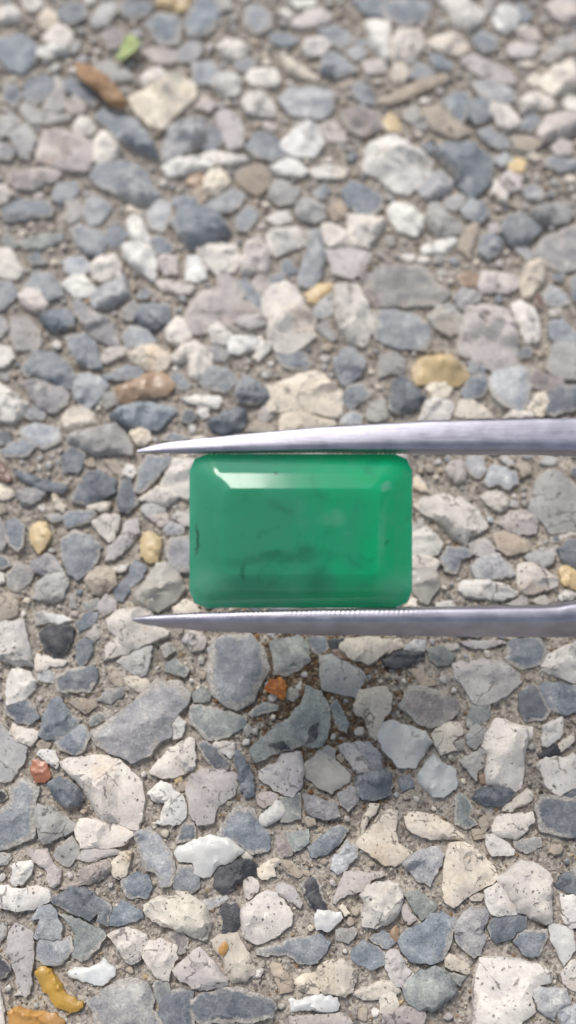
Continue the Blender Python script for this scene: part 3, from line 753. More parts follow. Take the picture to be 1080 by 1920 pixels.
S -20,220 130,200 200,260 190,340 120,400 50,380 0,320
M 580,190 640,160 690,200 670,260 610,270
L3 530,370 620,340 720,400 740,440 640,450 560,420
W3 800,440 830,400 890,380 940,430 900,460 820,480
C3 730,540 800,500 950,440 1020,430 1085,460 1085,530 1000,600 910,700 850,680 760,600
P 800,290 880,270 980,290 970,350 880,350
V 990,300 1060,240 1110,240 1130,280 1090,340 1000,340
A3 915,830 960,700 1060,660 1150,660 1150,780 1080,820 990,880 920,890
S 140,510 170,450 250,430 310,480 270,540 200,590 150,560
S 20,560 30,480 90,480 120,540 80,600
L 270,560 310,500 300,430 350,450 370,600 300,630 240,600
L 120,600 150,580 240,640 390,650 370,670 260,690 190,690 130,640
P3 370,590 420,545 480,580 460,630 390,640
S 350,470 420,440 500,510 550,570 520,600 450,550 380,510
W3 415,710 450,660 500,670 535,720 500,750 430,740
S3 540,660 590,600 680,640 770,690 840,770 880,860 830,860 740,820 650,770 600,710
P3 215,840 250,740 330,740 440,750 510,800 520,860 480,940 400,940 300,910 210,880
W3 530,800 570,735 620,770 670,830 640,880 570,905 530,890
L 0,660 80,650 110,700 60,750 0,770
L 60,760 150,700 190,780 160,890 110,860
V -20,800 40,820 90,850 50,890 -20,890
W3 920,940 1000,890 1080,885 1170,890 1190,930 1080,960 960,985
@360 0
S 0,60 60,-20 120,0 145,80 120,160 40,200 -20,190 -30,110
L 110,0 200,-10 220,40 160,60
B 300,140 310,50 370,35 440,80 440,150 360,185
S 440,200 490,185 570,210 580,240 510,255 450,235
W3 150,260 200,220 270,240 320,270 260,320 200,310
W3 620,270 650,220 730,210 770,250 730,300 660,305
W 490,60 540,50 565,90 530,105
P 560,130 650,60 720,50 780,90 740,130 620,150
W 550,0 690,0 680,30 600,40
S 900,0 1100,0 1110,60 1060,90 980,70
W3 980,130 1030,110 1110,130 1120,320 1080,330 1020,250
B 720,170 800,150 880,190 900,240 840,280 770,230
A 860,290 940,260 980,300 920,340
B3 730,400 740,330 790,290 860,330 920,390 830,420
C3 500,310 550,330 600,370 690,420 690,445 600,420 540,390
W3 310,430 340,395 460,390 490,450 450,475 340,470
W3 110,470 150,420 230,410 270,450 250,520 190,530
B 0,360 100,350 140,400 100,460 20,470
B 240,360 320,320 360,360 320,400 260,400
A 500,550 560,500 700,500 800,530 770,630 720,660 560,640
W3 285,560 330,520 400,520 450,570 465,640 400,640 320,620
W3 505,800 580,730 640,700 700,710 720,770 730,800 680,870 580,860 520,830
S 310,830 370,750 460,770 490,820 540,870 460,900 370,880
P 145,640 190,620 250,650 280,720 280,810 200,840 180,760 150,700
S 50,790 90,710 160,730 180,790 120,840 60,830
P 20,600 70,540 130,590 90,620
W3 450,940 540,895 600,920 640,960 600,980 480,975
W 40,880 130,850 200,870 320,890 300,910 180,920 80,900
B3 910,490 950,460 1010,520 1020,580 960,580 920,530
T 820,470 900,445 920,480 850,495
M 840,630 950,600 1040,640 1060,720 960,760 880,720
P 720,720 790,680 850,740 860,790 770,790
W 660,960 760,930 870,960 840,1000 700,1000
P 960,350 1080,330 1090,400 990,410
S 920,220 990,230 980,260 930,260
@720 0
S -20,20 100,0 250,20 240,100 120,140 20,110
W3 320,0 400,-20 490,20 560,60 540,110 470,155 410,120 360,50
L 560,0 620,0 610,60 560,90
X3 620,100 650,40 700,20 760,70 740,140 690,175 640,140
S 740,30 780,20 830,90 800,120 760,110
P3 920,30 1000,-20 1090,0 1090,100 1040,125 960,80
W3 40,240 80,170 210,170 215,250 160,330 60,330
P 180,100 220,90 240,130 200,150
C3 250,240 290,210 370,195 430,210 465,270 420,300 340,280
B3 510,210 550,180 630,210 630,270 560,290 520,250
P3 750,180 790,145 860,180 870,220 800,240
P 690,270 750,240 870,260 820,320 720,310
L 970,230 1080,190 1090,280 1000,290
L 880,330 950,260 1010,290 950,350
S3 260,320 310,310 380,360 370,400 290,390
B 140,430 180,350 250,380 280,420 200,440
C3 40,420 60,360 110,355 130,400 110,460 70,470
P 440,340 500,310 600,350 740,430 720,470 640,460 500,400
A 490,470 600,450 700,500 740,560 640,580 560,540
T -20,570 100,500 200,460 330,420 370,440 300,480 180,520 60,580
S 340,560 400,520 480,530 470,620 440,690 370,650
S 490,570 540,550 600,580 590,660 520,690 480,640
W3 600,610 620,580 700,600 760,670 720,710 650,700
W3 760,590 800,540 870,515 950,570 930,610 850,600 790,630
S 760,720 800,660 850,640 880,690 830,740
C3 880,430 970,380 1060,340 1090,420 1080,480 960,520 900,490
C3 810,450 850,410 880,450 850,490
W 1010,570 1040,535 1095,560 1095,620 1030,610
P3 870,740 930,650 1000,640 1095,660 1080,730 1000,760 900,780
P3 950,830 990,780 1050,810 1050,860 980,865
Y 0,680 40,640 80,690 100,740 20,730
T 210,620 300,600 400,680 470,740 400,770 280,720
L 110,650 170,590 210,650 160,690
V 170,700 230,680 240,720 190,730
K 220,820 260,800 290,840 250,855
B 530,740 600,720 690,790 700,830 640,830 560,780
Y 710,930 740,890 790,910 780,960 720,955
A 620,900 680,860 720,900 670,930
C 800,880 840,860 880,880 850,900
B 910,930 940,880 1020,900 1080,900 1095,940 1000,960
T 720,780 800,770 890,800 820,850 750,830
"""
# ------------------------------------------------------------------ stones traced as they lie in the paving; raised black slivers paint cleft shade
def parse():
    out = []; ox = oy = 0.0; sc = 1 / 3
    for ln in STONES.strip().splitlines():
        if ln[0] == '@': ox, oy = map(float, ln[1:].split()); sc = 1 / 3; continue
        if ln[0] == '#': ox = oy = 0.0; sc = 1.0; continue
        t = ln.split(); code = t[0][0]; lv = int(t[0][1]) if len(t[0]) > 1 else 2
        pts = [tuple(float(q) for q in s.split(',')) for s in t[1:]]
        out.append((code, lv, np.array([(ox + x * sc, oy + y * sc) for x, y in pts])))
    return out
def crosses(p):
    n = len(p)
    def ccw(a, b, c): return (b[0]-a[0])*(c[1]-a[1]) - (b[1]-a[1])*(c[0]-a[0])
    for i in range(n):
        for j in range(i + 2, n):
            if i == 0 and j == n - 1: continue
            a, b, c, d = p[i], p[(i+1) % n], p[j], p[(j+1) % n]
            if ccw(a,b,c)*ccw(a,b,d) < 0 and ccw(c,d,a)*ccw(c,d,b) < 0: return True
    return False
def area2(p):
    x, y = p[:, 0], p[:, 1]
    return 0.5 * float(np.sum(x * np.roll(y, -1) - np.roll(x, -1) * y))
def outline(p, r):
    """chamfer the traced corners a little, subdivide and roughen the edge"""
    q = []
    n = len(p)
    for i in range(n):
        a, b, c = p[i-1], p[i], p[(i+1) % n]
        k = r.uniform(.03, .10)
        q += [b + (a - b) * k, b + (c - b) * k]
    q = np.array(q)
    size = math.sqrt(abs(area2(p)))
    s = max(size / 13, 0.015)
    res = []
    for i in range(len(q)):
        a, b = q[i], q[(i+1) % len(q)]
        L = float(np.hypot(*(b - a))); m = max(1, int(round(L / s)))
        for k in range(m): res.append(a + (b - a) * (k / m))
    res = np.array(res)
    res = res + np.stack([vnoise(res[:, 0]*9/ max(size,.15), res[:, 1]*9/max(size,.15), 5), vnoise(res[:, 0]*9/max(size,.15), res[:, 1]*9/max(size,.15), 6)], 1) * size * 0.045 + np.stack([vnoise(res[:, 0]*26, res[:, 1]*26, 7), vnoise(res[:, 0]*26, res[:, 1]*26, 8)], 1) * .022
    return res, size, s
def edge_dist(P, poly):
    a = poly; b = np.roll(poly, -1, 0); d = b - a
    L2 = np.maximum((d ** 2).sum(1), 1e-12)
    t = np.clip(((P[:, None, :] - a) * d).sum(2) / L2, 0, 1)
    return np.sqrt((((P[:, None, :] - (a + t[..., None] * d)) ** 2).sum(2)).min(1))
def inside(P, poly):
    x, y = P[:, 0][:, None], P[:, 1][:, None]
    a = poly; b = np.roll(poly, -1, 0)
    c = ((a[:, 1] > y) != (b[:, 1] > y)) & (x < (b[:, 0] - a[:, 0]) * (y - a[:, 1]) / (b[:, 1] - a[:, 1] + 1e-15) + a[:, 0])
    return (c.sum(1) % 2) == 1
HK = {1: .08, 2: .19, 3: .36, 4: .36}
def traced_stone(code, lv, px, i):
    r = random.Random(1000 + i)
    base = np.array([ground_pt(u, v) for u, v in px])
    if crosses(base):
        c = base.mean(0); o = np.argsort(np.arctan2(base[:, 1]-c[1], base[:, 0]-c[0])); base = base[o]; px = px[o]
    size = math.sqrt(abs(area2(base)))
    H = min(max(HK[lv] * size * r.uniform(.85, 1.15), .024), .23)
    z0 = 0.07 if lv == 4 else 0.0
    poly = np.array([ground_pt(u, v, z0 + H * .35) for u, v in px])
    if area2(poly) < 0: poly = poly[::-1]
    pc = poly.mean(0); pr = poly - pc; up = px[:, 1].mean() < 760; poly = pc + pr * ((1.045 if up else 1.02) + (.026 if up else .014) / np.maximum(np.hypot(pr[:, 0], pr[:, 1]), .03))[:, None]
    ol, size, s = outline(poly, r)
    lo, hi = ol.min(0), ol.max(0)
    gx, gy = np.meshgrid(np.arange(lo[0], hi[0], s), np.arange(lo[1], hi[1], s))
    G = np.stack([gx.ravel(), gy.ravel()], 1); G = G + (rng.random(G.shape) - .5) * s * .7
    G = G[inside(G, ol)]
    if len(G): G = G[edge_dist(G, ol) > s * .45]
    nb = len(ol)
    pts = np.vstack([ol, G]) if len(G) else ol
    res = delaunay_2d_cdt([Vector(p) for p in pts], [(k, (k+1) % nb) for k in range(nb)], [], 1, 1e-7)
    V2 = np.array([(v.x, v.y) for v in res[0]]); F = [f for f in res[2] if len(f) == 3]
    d = edge_dist(V2, ol); d[d < 1e-6] = 0
    c = V2.mean(0); rel = V2 - c
    rad = max(d.max(), 1e-4)
    wdt = rad * r.uniform(.18, .42)
    prof = 1 - np.exp(-d / wdt * 1.6)
    prof = prof / max(prof.max(), .2)
    z = H * (.22 + .78 * prof)
    ext = size * .6
    for k in range(r.choice((2, 3, 3, 4)) if lv >= 2 else 1):      # broken faces
        ang = r.uniform(0, 6.283); sl = r.uniform(.3, 1.2) * (H / size) * 3.0
        e = rel[:, 0] * math.cos(ang) + rel[:, 1] * math.sin(ang)
        pl = H * r.uniform(.85, 1.05) - sl * (e - ext * r.uniform(-.25, .45))
        z = np.minimum(z, np.maximum(pl, H * .12))
    ta = r.uniform(0, 6.283); tm = r.uniform(0, .22) * H / max(ext, .01)
    z = z + tm * (rel[:, 0] * math.cos(ta) + rel[:, 1] * math.sin(ta)) * np.minimum(1, d / (rad * .4))
    f1 = 5.0 / max(size, .12)
    q = fbm(V2[:, 0] * f1, V2[:, 1] * f1, i % 97, 4)
    z = z + H * .34 * q - H * .35 * np.clip(.06 - np.abs(vnoise(V2[:, 0] * f1 * .6 + q, V2[:, 1] * f1 * .6, i % 41)), 0, 1) / .06 * r.choice((0, 0, .5, 1)) + .009 * fbm(V2[:, 0] * 26, V2[:, 1] * 26, i % 53, 2)
    z = np.maximum(z, np.minimum(.035, H * .45) + .25 * H * np.minimum(1, d / (rad * .5)) + .1 * H * fbm(V2[:, 0] * 14, V2[:, 1] * 14, i % 31, 2))
    z = z + z0
    # sides down into the mortar
    nV = len(V2)
    cnt = {}
    for f in F:
        for k in range(3):
            e = (f[k], f[(k+1) % 3]); cnt[e] = 1
    bnd = [e for e in cnt if (e[1], e[0]) not in cnt]
    ids = {}; extra = []; T = [tuple(f) for f in F]
    for a, b in bnd:
        for q in (a, b):
            if q not in ids:
                ids[q] = nV + len(extra)
                o = V2[q] + (V2[q] - c) * .05
                extra.append((o[0], o[1], -.09 if lv != 4 else -.03))
        T.append((b, a, ids[a])); T.append((b, ids[a], ids[b]))
    V = np.column_stack([V2, z])
    if extra: V = np.vstack([V, np.array(extra)])
    rim = np.concatenate([np.clip(1 - d / max(.045, rad * (.55 if code in 'SBAVGQM' else .3)), 0, 1) * (1.0 if lv < 3 else .62), np.ones(len(extra))])
    if lv == 1: rim = np.maximum(rim, .25)
    col = alb(code, r)
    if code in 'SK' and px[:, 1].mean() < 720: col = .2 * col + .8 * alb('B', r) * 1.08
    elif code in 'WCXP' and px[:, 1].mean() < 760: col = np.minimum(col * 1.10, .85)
    elif code == 'B' and px[:, 1].mean() < 720: col = .55 * col + .45 * alb('A', r)      # pale veiling haze over the far stones, put into their colours
    org = np.array([c[0], c[1], 0.0])
    n = len(V)
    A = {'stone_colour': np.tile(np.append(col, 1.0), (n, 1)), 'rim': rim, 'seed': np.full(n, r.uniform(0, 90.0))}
    # area in the picture, inside the frame
    q = np.clip(px, [0, 0], [1080, 1920])
    vis = abs(area2(q))
    cx, cy = px.mean(0)
    if 370 < cx < 760 and 860 < cy < 1130: vis *= .05
    return dict(code=code, lv=lv, V=V - org, T=np.array(T), A=A, org=org, mat=MIDX.get(code, 1), vis=vis, ol=ol, size=size)

# occupancy of the paving by stones, on a fine grid
OX0, OY0, OC = -9.0, -7.5, 0.02
ONX, ONY = 900, 1050
occ = np.zeros((ONY, ONX), bool)
def stamp_poly(poly):
    i0 = max(int((poly[:, 0].min() - OX0) / OC), 0); i1 = min(int((poly[:, 0].max() - OX0) / OC) + 2, ONX)
    j0 = max(int((poly[:, 1].min() - OY0) / OC), 0); j1 = min(int((poly[:, 1].max() - OY0) / OC) + 2, ONY)
    if i1 <= i0 or j1 <= j0: return
    gx, gy = np.meshgrid(OX0 + (np.arange(i0, i1) + .5) * OC, OY0 + (np.arange(j0, j1) + .5) * OC)
    m = inside(np.stack([gx.ravel(), gy.ravel()], 1), poly).reshape(gx.shape)
    occ[j0:j1, i0:i1] |= m

stones = [traced_stone(c, l, p, i) for i, (c, l, p) in enumerate(parse())]
for s_ in stones: stamp_poly(s_['ol'])

# ------------------------------------------------------------------ which part of the paving the photograph shows
def to_px(x, y, z=0.0):
    x = np.asarray(x, float); y = np.asarray(y, float)
    dx = x - cam_pos.x; dy = y - cam_pos.y; dz = z - cam_pos.z
    st, ct = math.sin(TILT), math.cos(TILT)
    yc = dy * ct + dz * st; zc = -dy * st + dz * ct
    return 540 + FPX * dx / -zc, 960 - FPX * yc / -zc
def shown(x, y):
    u, v = to_px(x, y)
    f = (u > -25) & (u < 1105) & (v > -25) & (v < 1945)
    hid = ((u > 365) & (u < 765) & (v > 860) & (v < 1135))
    return f & ~hid

# ------------------------------------------------------------------ filler stones: beyond the frame, behind the gem, and pebbles in the gaps
def templates(nr, na, k, seed):
    r = np.random.default_rng(seed); out = []
    for t in range(k):
        th = np.linspace(0, 2*math.pi, na, endpoint=False) + r.uniform(-.12, .12, na)
        corner = np.zeros(na)
        for m in range(2, 5): corner += r.uniform(.03, .13) * np.cos(m * th + r.uniform(0, 6.28))
        R = 1 + corner + r.uniform(-.07, .07, na)
        V = [(math.cos(a) * q * 1.03, math.sin(a) * q * 1.03, -.5) for a, q in zip(th, R)]
        prof = [(1.0, .05), (.93, .55), (.76, .88), (.48, 1.0), (.2, 1.03)][:nr] if nr >= 5 else [(1.0, .1), (.82, .75), (.45, 1.0)]
        for sc, zz in prof:
            for a, q in zip(th, R): V.append((math.cos(a) * q * sc, math.sin(a) * q * sc, zz))
        V.append((0, 0, 1.02)); V = np.array(V)
        for q in range(r.integers(1, 4)):
            a = r.uniform(0, 6.28); e = V[:, 0]*math.cos(a) + V[:, 1]*math.sin(a)
            pl = 1.0 - r.uniform(.5, 1.3) * (e - r.uniform(-.2, .5))
            top = V[:, 2] > 0
            V[top, 2] = np.minimum(V[top, 2], np.maximum(pl[top], .1))
        V[:, 2] += np.where(V[:, 2] > 0, r.normal(0, .035, len(V)), 0)
        rings = len(prof) + 1; T = []
        for k2 in range(rings - 1):
            for a in range(na):
                b = (a + 1) % na
                T.append((k2*na + a, k2*na + b, (k2+1)*na + b)); T.append((k2*na + a, (k2+1)*na + b, (k2+1)*na + a))
        for a in range(na): T.append(((rings-1)*na + a, (rings-1)*na + (a+1) % na, len(V) - 1))
        rim = np.concatenate([np.ones(2*na), np.full(na, .45), np.zeros(len(V) - 3*na)])
        out.append((V, np.array(T), rim))
    return out
TPL = templates(5, 15, 40, 21); TPS = templates(3, 8, 40, 22)
class Heap:
    def __init__(s): s.V = []; s.T = []; s.C = []; s.R = []; s.S = []; s.M = []; s.n = 0
    def add(s, V, T, col, rim, seed, mat):
        s.V.append(V); s.T.append(T + s.n); s.C.append(np.tile(np.append(col, 1.0), (len(V), 1))); s.R.append(rim)
        s.S.append(np.full(len(V), seed)); s.M.append(np.full(len(T), mat)); s.n += len(V)
    def build(s, name, mats, parent, sharp=math.radians(38)):
        me = build_mesh(name, np.concatenate(s.V), np.concatenate(s.T),
                        {'stone_colour': np.concatenate(s.C), 'rim': np.concatenate(s.R), 'seed': np.concatenate(s.S)}, mats, np.concatenate(s.M), sharp)
        return link(name, me, parent)
heap = Heap()
CODES = 'WWWWCCPPPLLLAABBBSSSSVGQQMTHXY'
def place(x, y, r, small, codes=CODES):
    V, T, rim = rnd.choice(TPS if small else TPL)
    a = rnd.uniform(0, 6.283); el = rnd.uniform(.72, 1.0)
    ca, sa = math.cos(a), math.sin(a)
    X = V[:, 0] * r * 1.12; Y = V[:, 1] * r * 1.12 * el; b = rnd.uniform(0, 6.283); cb, sb = math.cos(b), math.sin(b)
    X, Y = X*ca - Y*sa, X*sa + Y*ca
    H = min(max(r * rnd.uniform(.2, .62), .02), .16)
    code = rnd.choice(codes)
    heap.add(np.column_stack([X + x, Y + y, V[:, 2] * H]), T, alb(code, rnd), rim * (.9 if not small else .7), rnd.uniform(0, 90), MIDX.get(code, 1))
for r0, r1, tries in ((.24, .36, 5000), (.17, .26, 9000), (.11, .18, 14000), (.07, .11, 16000), (.04, .07, 16000), (.024, .042, 30000)):
    xs = rng.uniform(OX0 + .4, OX0 + ONX*OC - .4, tries); ys = rng.uniform(OY0 + .4, OY0 + ONY*OC - .4, tries); rs = rng.uniform(r0, r1, tries)
    vis = shown(xs, ys)
    for x, y, r, v in zip(xs, ys, rs, vis):
        if r < .04 and not v: continue
        if v and r > .095: continue
        k = int(math.ceil(r / OC)); i = int((x - OX0) / OC); j = int((y - OY0) / OC)
        sub = occ[max(j-k, 0):j+k+1, max(i-k, 0):i+k+1]
        if sub.any(): continue
        kk = max(k - 1, 1)
        occ[j-kk:j+kk+1, i-kk:i+kk+1] = True
        place(x, y, r, r < .1, 'WWCCCPPTTLLLAGBHT' if v else CODES)

# ------------------------------------------------------------------ paving: one sheet of mortar, piled up a little against the stones
soft = occ.astype(np.float32)
for _ in range(3):
    soft = (soft + np.roll(soft, 1, 0) + np.roll(soft, -1, 0) + np.roll(soft, 2, 0) + np.roll(soft, -2, 0)) / 5
    soft = (soft + np.roll(soft, 1, 1) + np.roll(soft, -1, 1) + np.roll(soft, 2, 1) + np.roll(soft, -2, 1)) / 5
def sample(a, x, y):
    i = np.clip(((x - OX0) / OC).astype(int), 0, ONX - 1); j = np.clip(((y - OY0) / OC).astype(int), 0, ONY - 1)
    return a[j, i]
def mortar_z(x, y):
    return -.026 + .038 * fbm(x * 1.6, y * 1.6, 1, 3) + .035 * fbm(x * 6, y * 6, 2, 3) + .022 * vnoise(x * 19, y * 19, 3) + .03 * (sample(soft, x, y) - .5)
def axis(lo, hi, st, far):
    c = list(np.arange(lo, hi + st/2, st)); g = st; a = []; x = hi
    while x < far: g *= 1.35; x += g; a.append(x)
    g = st; b = []; x = lo
    while x > -far: g *= 1.35; x -= g; b.append(x)
    return np.array(b[::-1] + c + a)
ax = axis(-4.8, 4.8, .024, 60.0); ay = axis(-5.4, 8.6, .026, 60.0)
gx, gy = np.meshgrid(ax, ay)
gz = mortar_z(gx, gy)
nx, ny = len(ax), len(ay)
idx = np.arange(nx * ny).reshape(ny, nx)
quads = np.stack([idx[:-1, :-1].ravel(), idx[:-1, 1:].ravel(), idx[1:, 1:].ravel(), idx[1:, :-1].ravel()], 1)
pav = link('pavement', build_mesh('pavement', np.column_stack([gx.ravel(), gy.ravel(), gz.ravel()]), quads, None, [M_MORTAR]))
pav['kind'] = 'structure'
pav['label'] = 'exposed aggregate paving of mixed pebbles set in sandy mortar'

order = sorted(range(len(stones)), key=lambda k: -stones[k]['vis'])
PART = set(order[:294])
LABEL = {'Y': 'yellow pebble', 'N': 'glossy deep yellow pebble', 'J': 'orange pebble', 'O': 'rusty brown pebble', 'R': 'reddish brown pebble', 'F': 'brick red pebble', 'K': 'near black pebble', 'H': 'translucent grey quartz pebble'}
for k, s_ in enumerate(stones):
    if k in PART:
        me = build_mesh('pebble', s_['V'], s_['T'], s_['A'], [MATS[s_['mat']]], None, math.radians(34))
        o = link('pebble', me, pav, s_['org'])
        if s_['code'] in LABEL: o['label'] = LABEL[s_['code']]
    else:
        heap.add(s_['V'] + s_['org'], s_['T'], s_['A']['stone_colour'][0][:3], s_['A']['rim'], s_['A']['seed'][0], s_['mat'])
gv = heap.build('small_pebbles', MATS, pav); gv['kind'] = 'stuff'

# ------------------------------------------------------------------ sand grains loose on the mortar
def octa():
    V = np.array([(1,0,0),(-1,0,0),(0,1,0),(0,-1,0),(0,0,1),(0,0,-1)], float)
    T = np.array([(0,2,4),(2,1,4),(1,3,4),(3,0,4),(2,0,5),(1,2,5),(3,1,5),(0,3,5)])
    return V, T
def grains(n, smin, smax, pal, seed, within=None):
    r = np.random.default_rng(seed)
    if within is None:
        x = r.uniform(-4.7, 4.7, n); y = r.uniform(-5.2, 8.4, n)
        u, v = to_px(x, y); k = (u > -120) & (u < 1200) & (v > -80) & (v < 2000)
    else:
        cx, cy, sg = within; x = r.normal(cx, sg, n); y = r.normal(cy, sg * 1.2, n); k = np.ones(n, bool)
    k &= ~sample(occ, x, y) | (r.random(n) < .02)
    x, y = x[k], y[k]; n = len(x)
    s = smin + (smax - smin) * r.random(n) ** 2.6
    z = mortar_z(x, y) + s * .35
    V0, T0 = octa()
    V = V0[None] * (s[:, None, None] * r.uniform(.6, 1.25, (n, 6, 1)))
    V += r.normal(0, .16, (n, 6, 3)) * s[:, None, None]
    a = r.uniform(0, 6.28, n); ca, sa = np.cos(a)[:, None], np.sin(a)[:, None]
    X = V[..., 0]*ca - V[..., 1]*sa; Y = V[..., 0]*sa + V[..., 1]*ca; Z = V[..., 2] * .8
    P = np.stack([X + x[:, None], Y + y[:, None], Z + z[:, None]], 2).reshape(-1, 3)
    T = (T0[None] + (np.arange(n) * 6)[:, None, None]).reshape(-1, 3)
    pal = np.array(pal); c = pal[r.integers(0, len(pal), n)] * r.uniform(.75, 1.2, (n, 1))
    C = np.repeat(np.column_stack([c, np.ones(n)]), 6, 0)
    return P, T, C
PAL = [(.43,.39,.335)]*6 + [(.54,.50,.43)]*4 + [(.28,.24,.20)]*4 + [(.54,.51,.46)] + [(.20,.19,.18), (.10,.09,.085), (.45,.36,.22), (.30,.20,.12)]
BROWN = [(.22,.16,.10)]*3 + [(.15,.10,.065)]*3 + [(.30,.23,.15)]*2 + [(.42,.36,.27), (.26,.13,.06)]
parts = [grains(70000, .006, .028, PAL, 51), grains(5200, .010, .036, BROWN, 52, (DIRT[0], DIRT[1] + .15, .42)),
         grains(900, .010, .036, BROWN, 53, (*ground_pt(560, 1262), .16))]
off = 0; VV, TT, CC = [], [], []
for P, T, C in parts: VV.append(P); TT.append(T + off); CC.append(C); off += len(P)
sg = link('sand_grains', build_mesh('sand_grains', np.concatenate(VV), np.concatenate(TT), {'stone_colour': np.concatenate(CC)}, [M_GRAIN], None, None, False), pav)
sg['kind'] = 'stuff'

# ------------------------------------------------------------------ loose things lying on the paving
def tag(o, label, cat, group=None):
    o['label'] = label; o['category'] = cat
    if group: o['group'] = group
def lump(name, px, H, z0, mat, seed, facets=3, colour=None, arch=0.0):
    """a loose chip: traced outline, domed and broken top, closed underneath"""
    r = random.Random(seed)
    poly = np.array([ground_pt(u, v, z0 + H*.4) for u, v in px])
    if area2(poly) < 0: poly = poly[::-1]
    ol, size, s = outline(poly, r); s *= .8
    lo, hi = ol.min(0), ol.max(0)
    a, b = np.meshgrid(np.arange(lo[0], hi[0], s), np.arange(lo[1], hi[1], s)); G = np.stack([a.ravel(), b.ravel()], 1)
    G = G[inside(G, ol)]; G = G[edge_dist(G, ol) > s*.45]; nb = len(ol)
    res = delaunay_2d_cdt([Vector(p) for p in np.vstack([ol, G])], [(k, (k+1) % nb) for k in range(nb)], [], 1, 1e-7)
    V2 = np.array([(v.x, v.y) for v in res[0]]); F = np.array([f for f in res[2] if len(f) == 3])
    d = edge_dist(V2, ol); d[d < 1e-6] = 0; c = V2.mean(0); rel = V2 - c; rad = d.max()
    z = H * (.45 + .55 * np.sqrt(np.clip(1 - (1 - d/rad)**2, 0, 1)))
    for k in range(facets):
        ang = r.uniform(0, 6.283); e = rel[:, 0]*math.cos(ang) + rel[:, 1]*math.sin(ang)
        z = np.minimum(z, np.maximum(H*1.05 - r.uniform(.8, 1.8)*H/size*(e - size*r.uniform(-.1, .25)), .3*H))
    z += H*.18*fbm(V2[:, 0]*9/size, V2[:, 1]*9/size, seed % 50, 3)
    zb = H * .40 * (1 - np.clip(d / rad, 0, 1))
    if arch:
        ar = arch * (1 - (np.hypot(*rel.T) / np.hypot(*rel.T).max())**2); z += ar; zb += ar
    n = len(V2)
    onb = d == 0
    V = np.vstack([np.column_stack([V2, z]), np.column_stack([V2, zb])]); V[:, 2] += z0
    T = [tuple(f) for f in F] + [(f[2]+n, f[1]+n, f[0]+n) for f in F]
    cnt = {}
    for f in F:
        for k in range(3): cnt[(f[k], f[(k+1) % 3])] = 1
    for (p, q) in cnt:
        if (q, p) not in cnt: T += [(q, p, p+n), (q, p+n, q+n)]
    org = np.array([c[0], c[1], z0])
    A = None
    if colour is not None: A = {'stone_colour': np.tile((*colour, 1.0), (2*n, 1)), 'rim': np.zeros(2*n), 'seed': np.full(2*n, seed*.37 % 60)}
    return link(name, build_mesh(name, V - org, np.array(T), A, [mat], None, math.radians(32)), None, org)
def T3(ox, oy, s): return np.array([(ox + float(a)/3, oy + float(b)/3) for a, b in (q.split(',') for q in s.split())])

g = NT('glossy_orange_stone'); P = g.n('ShaderNodeTexCoord').outputs['Object']
nn = g.noise(P, 12.0, 4.0)
M_ORANGE = g.out(Base_Color=g.mix(g.step(nn, .35, .65), (.30, .085, .012), (.52, .19, .035)), Roughness=.28, Subsurface_Weight=.2,
                 Subsurface_Radius=(.08, .04, .01), Subsurface_Scale=.5, Normal=g.bump(nn, .4, .02))
chip = lump('stone_chip', T3(360, 1280, '405,28 440,-15 500,-32 528,0 535,70 508,102 480,80 428,52'), .11, .03, M_ORANGE, 5, 3)
tag(chip, 'small glossy burnt orange stone chip lying in the brown earth below the lower tweezer arm', 'stone chip')

g = NT('decayed_wood'); P = g.n('ShaderNodeTexCoord').outputs['Object']
st = g.n('ShaderNodeMapping'); st.inputs['Rotation'].default_value = (0, 0, math.radians(35)); st.inputs['Scale'].default_value = (3.0, 26.0, 10.0)
g.t.links.new(P, st.inputs['Vector']); nn = g.noise(st.outputs[0], 1.0, 4.0, .6); n2 = g.noise(P, 5.0, 3.0)
colr = g.mix(g.step(nn, .35, .68), (.19, .10, .045), (.40, .24, .12))
M_WOOD = g.out(Base_Color=g.mix(g.step(n2, .5, .72, 0, .7), colr, (.52, .36, .22)), Roughness=.6, Normal=g.bump(nn, .7, .03))
wood = lump('wood_chip', T3(0, 0, '415,375 430,350 470,348 520,385 610,445 680,520 722,585 700,622 640,612 590,575 545,520 490,485 440,430'), .13, .09, M_WOOD, 9, 1, None, .05)
tag(wood, 'slender brown chip of wood lying slantwise on the pebbles at the upper left', 'wood chip')

# a torn bit of green leaf, cupped, with a midrib
g = NT('leaf_green'); P = g.n('ShaderNodeTexCoord').outputs['Object']
nn = g.noise(P, 9.0, 4.0)
M_LEAF = g.out(Base_Color=g.mix(g.step(nn, .35, .68), (.27, .35, .12), (.40, .45, .19)), Roughness=.5, Subsurface_Weight=.3, Subsurface_Radius=(.05, .08, .02), Subsurface_Scale=.3, Normal=g.bump(nn, .5, .02))
lo_ = np.array([ground_pt(u, v, .12) for u, v in T3(0, 0, '690,225 715,203 745,210 775,235 792,258 770,290 735,305 700,335 650,347 655,300 672,262')])
lc = lo_.mean(0); ring = []
nL = len(lo_)
def leaf_z(p): q = p - lc; return .10 + 1.1 * (q[0]*.6 + q[1]*.8)**2 + .35 * q[0]
LV = []; LT = []
for sd_, zo in ((1, .006), (-1, -.006)):
    for sc_ in (1.0, .66, .33):
        for p in lo_:
            q = lc + (p - lc) * sc_; LV.append((q[0], q[1], leaf_z(q) + zo))
    LV.append((lc[0], lc[1], leaf_z(lc) + zo))
m = 3*nL + 1
